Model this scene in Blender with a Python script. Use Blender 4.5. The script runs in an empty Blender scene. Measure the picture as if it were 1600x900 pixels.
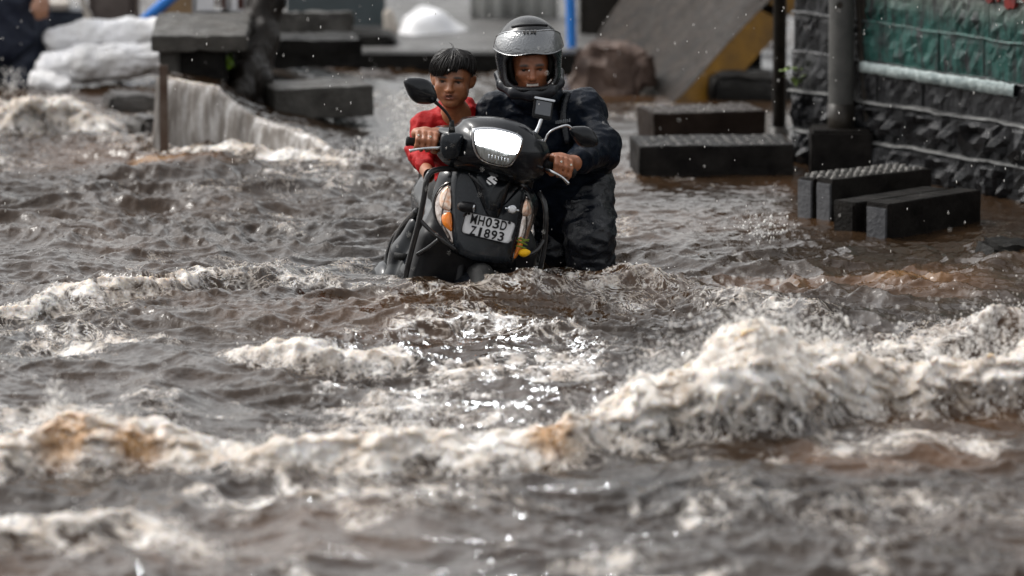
import bpy, bmesh, math, random
import numpy as np
from mathutils import Matrix, Vector

scene = bpy.context.scene
col = scene.collection
rng = np.random.default_rng(7)
random.seed(7)

# ---------------------------------------------------------------- camera
CAM = np.array([0.0, -25.0, 3.86]); PITCH = math.radians(8.81); FPX = 10000.0
cam_data = bpy.data.cameras.new('camera')
cam_data.sensor_width = 36.0; cam_data.lens = 225.0
cam_data.clip_start = 0.5; cam_data.clip_end = 2000.0
cam_data.dof.use_dof = True
cam_data.dof.focus_distance = 25.1
cam_data.dof.aperture_fstop = 1.9
cam = bpy.data.objects.new('camera', cam_data); col.objects.link(cam)
cam.location = CAM; cam.rotation_euler = (math.radians(90) - PITCH, 0, 0)
scene.camera = cam

# ---------------------------------------------------------------- light
SUN_EL, SUN_AZ = math.radians(50), math.radians(-66)      # azimuth measured from +Y towards +X
world = bpy.data.worlds.new('World'); scene.world = world; world.use_nodes = True
wn = world.node_tree; wn.nodes.clear()
sky = wn.nodes.new('ShaderNodeTexSky'); sky.sky_type = 'NISHITA'; sky.sun_disc = False
sky.sun_elevation = SUN_EL; sky.sun_rotation = SUN_AZ
sky.air_density = 1.6; sky.dust_density = 6.0; sky.ozone_density = 1.0
hs = wn.nodes.new('ShaderNodeHueSaturation'); hs.inputs['Saturation'].default_value = 0.12   # rain cloud: no blue
bg = wn.nodes.new('ShaderNodeBackground'); bg.inputs['Strength'].default_value = 0.15
wo = wn.nodes.new('ShaderNodeOutputWorld')
wn.links.new(sky.outputs[0], hs.inputs['Color']); cloud = wn.nodes.new('ShaderNodeGamma'); cloud.inputs['Gamma'].default_value = 0.88      # closed cloud: an even dome
lift = wn.nodes.new('ShaderNodeVectorMath'); lift.operation = 'SCALE'; lift.inputs['Scale'].default_value = 1.3
wn.links.new(hs.outputs[0], cloud.inputs['Color']); wn.links.new(cloud.outputs[0], lift.inputs[0]); wn.links.new(lift.outputs[0], bg.inputs['Color']); wn.links.new(bg.outputs[0], wo.inputs['Surface'])
sun_d = bpy.data.lights.new('sun', 'SUN'); sun_d.energy = 0.9; sun_d.angle = math.radians(14); sun_d.color = (1.0, 0.96, 0.9)
sun = bpy.data.objects.new('sun', sun_d); col.objects.link(sun)
_sd = Vector((math.cos(SUN_EL) * math.sin(SUN_AZ), math.cos(SUN_EL) * math.cos(SUN_AZ), math.sin(SUN_EL)))
sun.rotation_euler = _sd.to_track_quat('Z', 'Y').to_euler(); sun.location = (-6, 12, 20)

scene.view_settings.view_transform = 'Standard'; scene.view_settings.look = 'None'
scene.view_settings.gamma = 1.0; scene.view_settings.use_curve_mapping = False
scene.view_settings.exposure = 0.78
scene.cycles.use_denoising = True
scene.cycles.max_bounces = 6; scene.cycles.diffuse_bounces = 3; scene.cycles.glossy_bounces = 3
scene.cycles.transmission_bounces = 4; scene.cycles.transparent_max_bounces = 8
scene.cycles.caustics_reflective = False; scene.cycles.caustics_refractive = False
scene.cycles.sample_clamp_indirect = 6.0

# ---------------------------------------------------------------- measuring: photo point + real distance -> place in the street
_f = np.array([0, math.cos(PITCH), -math.sin(PITCH)]); _u = np.array([0, math.sin(PITCH), math.cos(PITCH)]); _r = np.array([1.0, 0, 0])
def ray(x, y): return _f + (x - 800) / FPX * _r - (y - 450) / FPX * _u
def at(x, y, Y):
    d = ray(x, y); return CAM + d * ((Y - CAM[1]) / d[1])
def gz(x, y, z=0.0):
    d = ray(x, y); return CAM + d * ((z - CAM[2]) / d[2])

# ---------------------------------------------------------------- noise (numpy gradient noise)
def _h2(ix, iy, seed):
    n = (ix.astype(np.int64) * 374761393 + iy.astype(np.int64) * 668265263 + seed * 1442695041) & 0xFFFFFFFF
    n = ((n ^ (n >> 13)) * 1274126177) & 0xFFFFFFFF
    return n ^ (n >> 16)
_ANG = np.linspace(0, 2 * np.pi, 256, endpoint=False); _GC = np.cos(_ANG).astype(np.float32); _GS = np.sin(_ANG).astype(np.float32)
def pn2(x, y, seed=0):
    x = np.asarray(x, np.float64); y = np.asarray(y, np.float64)
    x0 = np.floor(x); y0 = np.floor(y); fx = (x - x0).astype(np.float32); fy = (y - y0).astype(np.float32)
    ix = x0.astype(np.int64); iy = y0.astype(np.int64)
    u = fx * fx * fx * (fx * (fx * 6 - 15) + 10); v = fy * fy * fy * (fy * (fy * 6 - 15) + 10)
    def g(dx, dy):
        k = _h2(ix + dx, iy + dy, seed) & 255
        return _GC[k] * (fx - dx) + _GS[k] * (fy - dy)
    a = g(0, 0); b = g(1, 0); c = g(0, 1); d = g(1, 1)
    return ((a + u * (b - a)) * (1 - v) + (c + u * (d - c)) * v) * 1.5
_G3 = rng.normal(size=(256, 3)); _G3 = (_G3 / np.linalg.norm(_G3, axis=1)[:, None]).astype(np.float32)
def pn3(p, seed=0):
    p = np.asarray(p, np.float64); i0 = np.floor(p); f = (p - i0).astype(np.float32); i0 = i0.astype(np.int64)
    w = f * f * f * (f * (f * 6 - 15) + 10)
    out = 0
    for dx in (0, 1):
        for dy in (0, 1):
            for dz in (0, 1):
                k = _h2(i0[:, 0] + dx + 57 * (i0[:, 2] + dz), i0[:, 1] + dy + 131 * (i0[:, 2] + dz), seed) & 255
                g = _G3[k]
                d = g[:, 0] * (f[:, 0] - dx) + g[:, 1] * (f[:, 1] - dy) + g[:, 2] * (f[:, 2] - dz)
                out = out + d * (w[:, 0] if dx else 1 - w[:, 0]) * (w[:, 1] if dy else 1 - w[:, 1]) * (w[:, 2] if dz else 1 - w[:, 2])
    return out * 1.5
def sstep(a, b, x):
    t = np.clip((x - a) / (b - a), 0, 1); return t * t * (3 - 2 * t)

# ---------------------------------------------------------------- materials
def nd(t, kind, **kw):
    n = t.nodes.new(kind)
    for k, v in kw.items():
        if k in n.inputs: n.inputs[k].default_value = v
        else: setattr(n, k, v)
    return n
def new_mat(name):
    m = bpy.data.materials.new(name); m.use_nodes = True; t = m.node_tree
    return m, t, t.nodes['Principled BSDF']
def ramp(t, stops, interp='LINEAR'):
    r = t.nodes.new('ShaderNodeValToRGB'); e = r.color_ramp.elements; r.color_ramp.interpolation = interp
    while len(e) > 1: e.remove(e[-1])
    e[0].position = stops[0][0]; e[0].color = stops[0][1]
    for p, c in stops[1:]:
        k = e.new(p); k.color = c
    return r
def c4(c): return (c[0], c[1], c[2], 1.0)
def mat(name, c1, c2=None, rough=0.5, metal=0.0, scale=8.0, bump=0.0, bscale=40.0, stretch=(1, 1, 1), coat=0.0, spec=0.15, rough2=None, sheen=0.0):
    """wet/worn procedural surface: two colours mixed by noise in world space, fine bump"""
    m, t, b = new_mat(name)
    b.inputs['Metallic'].default_value = metal; b.inputs['Roughness'].default_value = rough
    b.inputs['Specular IOR Level'].default_value = spec; b.inputs['Coat Weight'].default_value = coat; b.inputs['Coat Roughness'].default_value = 0.06
    b.inputs['Sheen Weight'].default_value = sheen
    geo = nd(t, 'ShaderNodeNewGeometry'); mp = nd(t, 'ShaderNodeMapping'); mp.inputs['Scale'].default_value = stretch
    t.links.new(geo.outputs['Position'], mp.inputs['Vector'])
    c2 = c2 or tuple(x * 0.7 for x in c1)
    n = nd(t, 'ShaderNodeTexNoise', Scale=scale, Detail=6.0, Roughness=0.62); t.links.new(mp.outputs[0], n.inputs['Vector'])
    r = ramp(t, [(0.32, c4(c1)), (0.68, c4(c2))]); t.links.new(n.outputs['Fac'], r.inputs['Fac']); t.links.new(r.outputs[0], b.inputs['Base Color'])
    if rough2 is not None:
        mr = nd(t, 'ShaderNodeMapRange'); mr.inputs['From Min'].default_value = 0.35; mr.inputs['From Max'].default_value = 0.65
        mr.inputs['To Min'].default_value = rough; mr.inputs['To Max'].default_value = rough2
        n3 = nd(t, 'ShaderNodeTexNoise', Scale=scale * 2.3, Detail=4.0); t.links.new(mp.outputs[0], n3.inputs['Vector'])
        t.links.new(n3.outputs['Fac'], mr.inputs['Value']); t.links.new(mr.outputs[0], b.inputs['Roughness'])
    if bump:
        n2 = nd(t, 'ShaderNodeTexNoise', Scale=bscale, Detail=5.0, Roughness=0.6); t.links.new(mp.outputs[0], n2.inputs['Vector'])
        bp = nd(t, 'ShaderNodeBump', Strength=min(1.0, bump), Distance=0.01); t.links.new(n2.outputs['Fac'], bp.inputs['Height']); t.links.new(bp.outputs[0], b.inputs['Normal'])
    return m

# ---------------------------------------------------------------- mesh builders
def mesh_np(name, V, F, smooth=True):
    """V (n,3); F list/array of quads or tris, or list of mixed arrays"""
    me = bpy.data.meshes.new(name)
    V = np.asarray(V, np.float32)
    groups = F if isinstance(F, list) and len(F) and isinstance(F[0], np.ndarray) else None
    if groups is None:
        me.from_pydata([tuple(map(float, v)) for v in V], [], [tuple(int(i) for i in f) for f in F])
    else:
        tot = [np.full(len(g), g.shape[1], np.int32) for g in groups]; tot = np.concatenate(tot)
        loops = np.concatenate([g.ravel() for g in groups]).astype(np.int32)
        st = np.concatenate([[0], np.cumsum(tot)[:-1]]).astype(np.int32)
        me.vertices.add(len(V)); me.vertices.foreach_set('co', V.ravel())
        me.loops.add(len(loops)); me.loops.foreach_set('vertex_index', loops)
        me.polygons.add(len(tot)); me.polygons.foreach_set('loop_start', st); me.polygons.foreach_set('loop_total', tot)
        me.update(calc_edges=True); me.validate()
    if smooth: me.polygons.foreach_set('use_smooth', np.ones(len(me.polygons), bool))
    return me
def fattr(me, name, arr):
    a = me.attributes.new(name, 'FLOAT', 'POINT'); a.data.foreach_set('value', np.asarray(arr, np.float32).ravel())
def cattr(me, name, rgb):
    a = me.attributes.new(name, 'FLOAT_COLOR', 'POINT'); d = np.ones((len(rgb), 4), np.float32); d[:, :3] = rgb; a.data.foreach_set('color', d.ravel())
def link(name, me, m=None, parent=None, pinv=None):
    o = bpy.data.objects.new(name, me); col.objects.link(o)
    if m is not None and not me.materials: me.materials.append(m)
    if parent is not None:
        o.parent = parent
        if pinv is not None: o.matrix_parent_inverse = pinv
    return o
def tag(o, label=None, cat=None, group=None, kind=None):
    if label: o['label'] = label
    if cat: o['category'] = cat
    if group: o['group'] = group
    if kind: o['kind'] = kind
    return o
def thing(name, label, cat, loc=(0, 0, 0), rot=None, group=None):
    o = bpy.data.objects.new(name, None); col.objects.link(o); o.empty_display_size = 0.1
    o.location = loc
    if rot is not None: o.rotation_euler = rot
    tag(o, label, cat, group); return o
def winv(root):            # children built in world coordinates hang under a root that has only a location
    return Matrix.Translation(root.location).inverted()

class MB:
    def __init__(s): s.v = []; s.f = []
    def add(s, V, F):
        k = len(s.v); s.v += [tuple(map(float, p)) for p in V]; s.f += [tuple(i + k for i in f) for f in F]; return s
    def mesh(s, name, smooth=False): return mesh_np(name, np.array(s.v), s.f, smooth)
def frame_of(d):
    d = np.array(d, float); d /= np.linalg.norm(d); a = np.array([0, 0, 1.0]) if abs(d[2]) < 0.9 else np.array([1.0, 0, 0])
    x = np.cross(a, d); x /= np.linalg.norm(x); return x, np.cross(d, x), d
def spline(P, n=6, closed=False):
    P = [np.array(p, float) for p in P]; out = []; L = len(P)
    for i in range(L if closed else L - 1):
        if closed: p0, p1, p2, p3 = P[(i - 1) % L], P[i], P[(i + 1) % L], P[(i + 2) % L]
        else: p0, p1, p2, p3 = P[max(i - 1, 0)], P[i], P[i + 1], P[min(i + 2, L - 1)]
        for k in range(n):
            t = k / n
            out.append(0.5 * (2 * p1 + (p2 - p0) * t + (2 * p0 - 5 * p1 + 4 * p2 - p3) * t * t + (3 * p1 - p0 - 3 * p2 + p3) * t ** 3))
    if not closed: out.append(P[-1])
    return out
def tube(P, r, seg=10, mb=None, smooth_n=0):
    mb = mb or MB()
    if smooth_n:
        rr = r if np.ndim(r) else [r] * len(P)
        Q = spline([np.append(p, q) for p, q in zip(P, rr)], smooth_n); P = [q[:3] for q in Q]; r = [q[3] for q in Q]
    P = [np.array(p, float) for p in P]; r = r if np.ndim(r) else [r] * len(P)
    V = []; F = []; x = None
    for i, p in enumerate(P):
        d = P[min(i + 1, len(P) - 1)] - P[max(i - 1, 0)]; d = d / (np.linalg.norm(d) + 1e-9)
        if x is None: x, y, _ = frame_of(d)
        else:
            x = x - d * (x @ d); x /= np.linalg.norm(x); y = np.cross(d, x)
        for k in range(seg):
            a = 2 * math.pi * k / seg; V.append(p + r[i] * (math.cos(a) * x + math.sin(a) * y))
    n = len(P)
    for i in range(n - 1):
        for k in range(seg):
            F.append((i * seg + k, i * seg + (k + 1) % seg, (i + 1) * seg + (k + 1) % seg, (i + 1) * seg + k))
    V.append(P[0]); V.append(P[-1]); a, b = len(V) - 2, len(V) - 1
    for k in range(seg):
        F.append((a, (k + 1) % seg, k)); F.append((b, (n - 1) * seg + k, (n - 1) * seg + (k + 1) % seg))
    return mb.add(V, F)
def box_vf(c, size, R=None):
    c = np.array(c, float); s = np.array(size, float) / 2
    V = np.array([[x, y, z] for x in (-1, 1) for y in (-1, 1) for z in (-1, 1)], float) * s
    if R is not None: V = V @ np.array(R).T
    return V + c, [(0, 1, 3, 2), (4, 6, 7, 5), (0, 4, 5, 1), (2, 3, 7, 6), (0, 2, 6, 4), (1, 5, 7, 3)]
def rotz(a): c, s = math.cos(a), math.sin(a); return np.array([[c, -s, 0], [s, c, 0], [0, 0, 1.0]])
def rotx(a): c, s = math.cos(a), math.sin(a); return np.array([[1.0, 0, 0], [0, c, -s], [0, s, c]])
def roty(a): c, s = math.cos(a), math.sin(a); return np.array([[c, 0, s], [0, 1.0, 0], [-s, 0, c]])
def rough_box(size, div=0.03, amp=0.006, bev=0.012, seed=0, freq=9.0, round_=0.0, cut=1.0):
    """a box of stone or concrete: gridded faces, worn edges, chipped by noise; centred on its base"""
    bm = bmesh.new(); bmesh.ops.create_cube(bm, size=1.0)
    for v in bm.verts: v.co = Vector((v.co.x * size[0], v.co.y * size[1], (v.co.z + 0.5) * size[2]))
    bmesh.ops.bevel(bm, geom=list(bm.edges), offset=bev, segments=2, affect='EDGES')
    n = 0
    while n < 5:
        es = [e for e in bm.edges if e.calc_length() > div * 1.8]
        if not es: break
        bmesh.ops.subdivide_edges(bm, edges=es, cuts=1, use_grid_fill=True); n += 1
    bmesh.ops.recalc_face_normals(bm, faces=list(bm.faces))
    me = bpy.data.meshes.new('block'); bm.to_mesh(me); bm.free()
    V = np.empty(len(me.vertices) * 3, np.float32); me.vertices.foreach_get('co', V); V = V.reshape(-1, 3)
    N = np.empty(len(me.vertices) * 3, np.float32); me.vertices.foreach_get('normal', N); N = N.reshape(-1, 3)
    d = pn3(V * freq + seed * 3.7, seed) * amp + pn3(V * freq * 3.1 + seed, seed + 1) * amp * 0.45 - np.maximum(pn3(V * freq * 1.9 + seed * 1.3, seed + 2) - 0.25, 0) * amp * 2.0
    if round_:
        c = np.array([0, 0, size[2] / 2]); q = (V - c) / (np.array(size) / 2); l = np.linalg.norm(q, axis=1)
        k = np.maximum(np.abs(q).max(axis=1), 1e-3); s = (1 - round_) + round_ * (k / np.maximum(l, 1e-3)) * 1.15
        V = c + (V - c) * s[:, None]
    V = V + N * d[:, None]
    me.vertices.foreach_set('co', V.astype(np.float32).ravel()); me.update()
    me.polygons.foreach_set('use_smooth', np.ones(len(me.polygons), bool)); me.set_sharp_from_angle(angle=math.radians(28))
    return me

# ---------------------------------------------------------------- soft bodies: signed distance grid + surface nets
class SDF:
    def __init__(s, lo, hi, h):
        s.lo = np.array(lo, float); s.h = h; s.n = np.ceil((np.array(hi) - s.lo) / h).astype(int) + 1
        s.a = np.full(s.n, 1.0, np.float32)
    def _reg(s, lo, hi):
        i0 = np.maximum(np.floor((lo - s.lo) / s.h).astype(int), 0); i1 = np.minimum(np.ceil((hi - s.lo) / s.h).astype(int) + 1, s.n)
        if (i1 <= i0).any(): return None, None
        ax = [s.lo[k] + s.h * np.arange(i0[k], i1[k]) for k in range(3)]
        X, Y, Z = np.meshgrid(*ax, indexing='ij')
        return tuple(slice(i0[k], i1[k]) for k in range(3)), (X.astype(np.float32), Y.astype(np.float32), Z.astype(np.float32))
    def _mix(s, sl, d, k, sub):
        a = s.a[sl]
        if sub: d = -d; m = np.maximum(a, d); e = np.maximum(k - np.abs(a - d), 0) / k; s.a[sl] = m + e * e * k * 0.25
        else: m = np.minimum(a, d); e = np.maximum(k - np.abs(a - d), 0) / k; s.a[sl] = m - e * e * k * 0.25
    def cap(s, a, b, ra, rb=None, k=0.02, sub=False):
        a = np.array(a, float); b = np.array(b, float); rb = ra if rb is None else rb; m = max(ra, rb) + k + 3 * s.h
        sl, P = s._reg(np.minimum(a, b) - m, np.maximum(a, b) + m)
        if sl is None: return s
        ba = b - a; q = [P[i] - a[i] for i in range(3)]
        t = np.clip((q[0] * ba[0] + q[1] * ba[1] + q[2] * ba[2]) / (ba @ ba + 1e-12), 0, 1)
        d = np.sqrt(sum((q[i] - t * ba[i]) ** 2 for i in range(3))) - (ra + (rb - ra) * t)
        s._mix(sl, d.astype(np.float32), k, sub); return s
    def chain(s, pts, rad, k=0.02):
        for i in range(len(pts) - 1): s.cap(pts[i], pts[i + 1], rad[i], rad[i + 1], k)
        return s
    def ell(s, c, r, R=None, k=0.02, sub=False):
        c = np.array(c, float); r = np.array(r, float); R = np.eye(3) if R is None else np.array(R)
        ext = np.sqrt(((R * r) ** 2).sum(axis=1)) + k + 3 * s.h
        sl, P = s._reg(c - ext, c + ext)
        if sl is None: return s
        q = [P[i] - c[i] for i in range(3)]
        L = [R[0, j] * q[0] + R[1, j] * q[1] + R[2, j] * q[2] for j in range(3)]
        k0 = np.sqrt(sum((L[j] / r[j]) ** 2 for j in range(3))); k1 = np.sqrt(sum((L[j] / r[j] ** 2) ** 2 for j in range(3))) + 1e-6
        s._mix(sl, (k0 * (k0 - 1) / k1).astype(np.float32), k, sub); return s
    def box(s, c, hs, R=None, rnd=0.01, k=0.01, sub=False):
        c = np.array(c, float); hs = np.array(hs, float); R = np.eye(3) if R is None else np.array(R)
        ext = np.abs(R) @ hs + k + rnd + 3 * s.h
        sl, P = s._reg(c - ext, c + ext)
        if sl is None: return s
        q = [P[i] - c[i] for i in range(3)]
        L = [np.abs(R[0, j] * q[0] + R[1, j] * q[1] + R[2, j] * q[2]) - (hs[j] - rnd) for j in range(3)]
        d = np.sqrt(sum(np.maximum(l, 0) ** 2 for l in L)) + np.minimum(np.maximum(np.maximum(L[0], L[1]), L[2]), 0) - rnd
        s._mix(sl, d.astype(np.float32), k, sub); return s
    def nets(s):
        a = s.a; ins = a < 0
        n = ins.astype(np.int8); c = n[:-1, :-1, :-1] + n[1:, :-1, :-1] + n[:-1, 1:, :-1] + n[:-1, :-1, 1:] + n[1:, 1:, :-1] + n[1:, :-1, 1:] + n[:-1, 1:, 1:] + n[1:, 1:, 1:]
        I = np.argwhere((c > 0) & (c < 8)); idx = np.full(c.shape, -1, np.int32); idx[I[:, 0], I[:, 1], I[:, 2]] = np.arange(len(I))
        cor = [(i, j, k) for i in (0, 1) for j in (0, 1) for k in (0, 1)]
        val = {o: a[I[:, 0] + o[0], I[:, 1] + o[1], I[:, 2] + o[2]] for o in cor}
        acc = np.zeros((len(I), 3)); cnt = np.zeros(len(I))
        for p in cor:
            for ax in range(3):
                if p[ax]: continue
                q = list(p); q[ax] = 1; q = tuple(q); va, vb = val[p], val[q]
                m = (va < 0) != (vb < 0); t = np.where(m, va / np.where(np.abs(va - vb) < 1e-9, 1, va - vb), 0)
                pt = np.tile(np.array(p, float), (len(I), 1)); pt[:, ax] += t
                acc += pt * m[:, None]; cnt += m
        V = s.lo + s.h * (I + acc / cnt[:, None])
        Fs = []
        for ax in range(3):
            b, cc = (ax + 1) % 3, (ax + 2) % 3
            sa = [slice(None)] * 3; sb = [slice(None)] * 3; sa[ax] = slice(0, -1); sb[ax] = slice(1, None)
            E = np.argwhere(ins[tuple(sa)] != ins[tuple(sb)])
            ok = (E[:, b] > 0) & (E[:, cc] > 0) & (E[:, b] < s.n[b] - 1) & (E[:, cc] < s.n[cc] - 1); E = E[ok]
            def cell(db, dc):
                e = E.copy(); e[:, b] += db; e[:, cc] += dc; return idx[e[:, 0], e[:, 1], e[:, 2]]
            Q = np.stack([cell(-1, -1), cell(0, -1), cell(0, 0), cell(-1, 0)], 1)
            fl = ~ins[E[:, 0], E[:, 1], E[:, 2]]; Q[fl] = Q[fl][:, ::-1]
            Fs.append(Q[(Q >= 0).all(axis=1)])
        return V, np.concatenate(Fs).astype(np.int32)
def vnormals(V, Q):
    n = np.cross(V[Q[:, 2]] - V[Q[:, 0]], V[Q[:, 3]] - V[Q[:, 1]]); N = np.zeros_like(V)
    for k in range(4):
        for j in range(3): N[:, j] += np.bincount(Q[:, k], n[:, j], len(V))
    return N / (np.linalg.norm(N, axis=1)[:, None] + 1e-12)
def relax(V, Q, it=1, w=0.5):
    for _ in range(it):
        acc = np.zeros_like(V); cnt = np.zeros(len(V))
        for k in range(4):
            a, b = Q[:, k], Q[:, (k + 1) % 4]
            for j in range(3):
                acc[:, j] += np.bincount(a, V[b, j], len(V)) + np.bincount(b, V[a, j], len(V))
            cnt += np.bincount(a, minlength=len(V)) + np.bincount(b, minlength=len(V))
        V = V * (1 - w) + w * acc / np.maximum(cnt, 1)[:, None]
    return V
# ================================================================= THE SETTING: street bed, flood water, ledge
M_asphalt = mat('wet_asphalt', (0.035, 0.03, 0.026), (0.06, 0.05, 0.042), rough=0.35, scale=3, bump=0.4, bscale=120)
gp = MB().add([(-400, -400, -0.46), (400, -400, -0.46), (400, 400, -0.46), (-400, 400, -0.46)], [(0, 1, 2, 3)])
tag(link('street_ground', gp.mesh('street_ground'), M_asphalt), kind='structure')

# pavement ledge the water pours over: height along its edge
EDGE = [(-1.62, 3.99), (-1.34, 3.93), (-1.26, 3.90), (-1.17, 3.86), (-0.955, 3.68), (-0.83, 3.50)]
EX = np.array([e[0] for e in EDGE]); EYY = np.array([e[1] for e in EDGE])
TX = [-1.62, -1.34, -1.26, -1.17, -0.955, -0.83, -0.55, -0.2, 0.3]; TH = [0.335, 0.285, 0.21, 0.16, 0.12, 0.075, 0.045, 0.02, 0.0]
def terrace(x, y):
    ey = np.interp(x, EX, EYY) + 0.02 * np.interp(x, [-0.83, 0.3], [0, 20])
    sharp = np.interp(x, [-0.85, -0.6], [0.03, 0.7])
    m = sstep(0, 1, (y - ey) / sharp) * sstep(-1.66, -1.60, x) * (1 - sstep(6.2, 7.0, y))
    return m * np.interp(x, TX, TH), m

SPLASH = []      # (px list, row list, crest height px, front width, back width, foam, mud)
BREAKERS = [
    dict(p=[-150, 0, 110, 250, 330, 430, 560, 660, 760, 850, 950, 1040, 1085, 1140, 1200, 1255, 1305, 1350, 1420, 1500, 1600, 1760],
         r=[745, 740, 727, 727, 742, 740, 735, 738, 728, 716, 708, 706, 704, 700, 694, 684, 672, 666, 660, 652, 645, 640],
         h=[40, 46, 78, 50, 28, 36, 50, 58, 44, 48, 66, 98, 115, 120, 120, 118, 108, 92, 80, 96, 124, 124],
         wf=0.15, wb=0.38, foam=1.0, fw=0.19, fb=0.26, lump=0.55, seed=11),
    dict(p=[1180, 1260, 1340, 1440, 1540, 1600, 1760], r=[600, 590, 595, 590, 570, 560, 555], h=[0, 20, 34, 40, 56, 66, 70], wf=0.16, wb=0.4, foam=0.6, fw=0.25, fb=0.4, lump=0.5, seed=13),
    dict(p=[330, 380, 430, 520, 590, 650, 720], r=[556, 566, 574, 580, 578, 578, 570], h=[0, 22, 38, 36, 26, 12, 0], wf=0.07, wb=0.26, foam=0.85, fw=0.10, fb=0.18, lump=0.5, seed=17),
    dict(p=[-100, 0, 90, 190, 290, 390, 470], r=[508, 503, 490, 476, 458, 446, 440], h=[16, 20, 24, 22, 18, 12, 0], wf=0.08, wb=0.3, foam=0.72, fw=0.13, fb=0.18, lump=0.6, seed=19),
    dict(p=[300, 370, 440, 520, 580, 640], r=[452, 448, 446, 452, 458, 460], h=[0, 20, 24, 20, 16, 0], wf=0.09, wb=0.3, foam=0.45, fw=0.14, fb=0.2, lump=0.5, seed=23),
    dict(p=[540, 620, 700, 770, 830, 900, 980, 1060, 1120], r=[470, 472, 474, 472, 478, 470, 456, 458, 466], h=[0, 12, 22, 32, 36, 32, 34, 22, 0], wf=0.12, wb=0.22, foam=0.45, fw=0.16, fb=0.2, lump=0.5, seed=29),
    dict(p=[-150, 0, 110, 200, 280, 350, 450], r=[872, 866, 858, 852, 856, 866, 870], h=[14, 24, 34, 36, 26, 10, 0], wf=0.12, wb=0.4, foam=0.72, fw=0.18, fb=0.35, lump=0.5, seed=31),
    dict(p=[120, 180, 250, 320, 370, 420], r=[284, 286, 288, 286, 278, 270], h=[0, 18, 34, 30, 14, 0], wf=0.14, wb=0.4, foam=0.0, fw=0.1, fb=0.1, lump=0.3, seed=37),
    dict(p=[-120, 0, 50, 110, 160, 210], r=[212, 208, 206, 202, 206, 206], h=[40, 44, 56, 42, 18, 0], wf=0.12, wb=0.5, foam=0.85, fw=0.2, fb=0.5, lump=0.6, seed=41),
    dict(p=[1040, 1120, 1210, 1280, 1330], r=[484, 486, 492, 500, 506], h=[0, 14, 20, 16, 0], wf=0.1, wb=0.3, foam=0.5, fw=0.14, fb=0.25, lump=0.5, seed=43),
    dict(p=[560, 640, 720, 800, 880, 960], r=[536, 520, 512, 520, 536, 548], h=[0, 16, 20, 16, 14, 0], wf=0.1, wb=0.35, foam=0.55, fw=0.14, fb=0.35, lump=0.5, seed=47),
    dict(p=[400, 520, 640, 760, 900], r=[815, 806, 812, 806, 815], h=[0, 14, 18, 14, 0], wf=0.14, wb=0.4, foam=0.4, fw=0.2, fb=0.3, lump=0.4, seed=53),
    dict(p=[1000, 1150, 1300, 1450, 1600, 1750], r=[800, 790, 805, 795, 800, 800], h=[0, 16, 14, 18, 14, 10], wf=0.14, wb=0.4, foam=0.42, fw=0.2, fb=0.35, lump=0.4, seed=59),
    dict(p=[1480, 1540, 1600, 1680], r=[428, 424, 416, 416], h=[0, 20, 34, 30], wf=0.15, wb=0.4, foam=0.0, fw=0.1, fb=0.1, lump=0.3, seed=61),
]
for b in BREAKERS:
    P = np.array([gz(px, r) for px, r in zip(b['p'], b['r'])]); b['x'] = P[:, 0]; b['y'] = P[:, 1]; b['H'] = np.array(b['h']) / (FPX / (25 + P[:, 1]))
AMBER_GLOW = [(250, 272, 0.34, 0.30, 1.0), (100, 742, 0.17, 0.15, 0.95), (205, 743, 0.16, 0.13, 0.95), (860, 731, 0.12, 0.12, 0.95), (1118, 704, 0.10, 0.09, 0.72), (430, 560, 0.07, 0.2, 0.85),
         (470, 690, 0.06, 0.2, 0.6), (60, 195, 0.2, 0.5, 0.5), (1200, 452, 0.5, 0.5, 0.75), (1420, 450, 0.5, 0.6, 0.8), (1320, 745, 0.40, 0.35, 0.72), (1480, 730, 0.35, 0.3, 0.62), (960, 690, 0.1, 0.2, 0.5), (1500, 590, 0.15, 0.3, 0.35), (1260, 300, 0.4, 0.6, 0.45), (1060, 250, 0.5, 0.8, 0.4)]  # light through thin wave tops painted as amber patches, and some browner water

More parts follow.
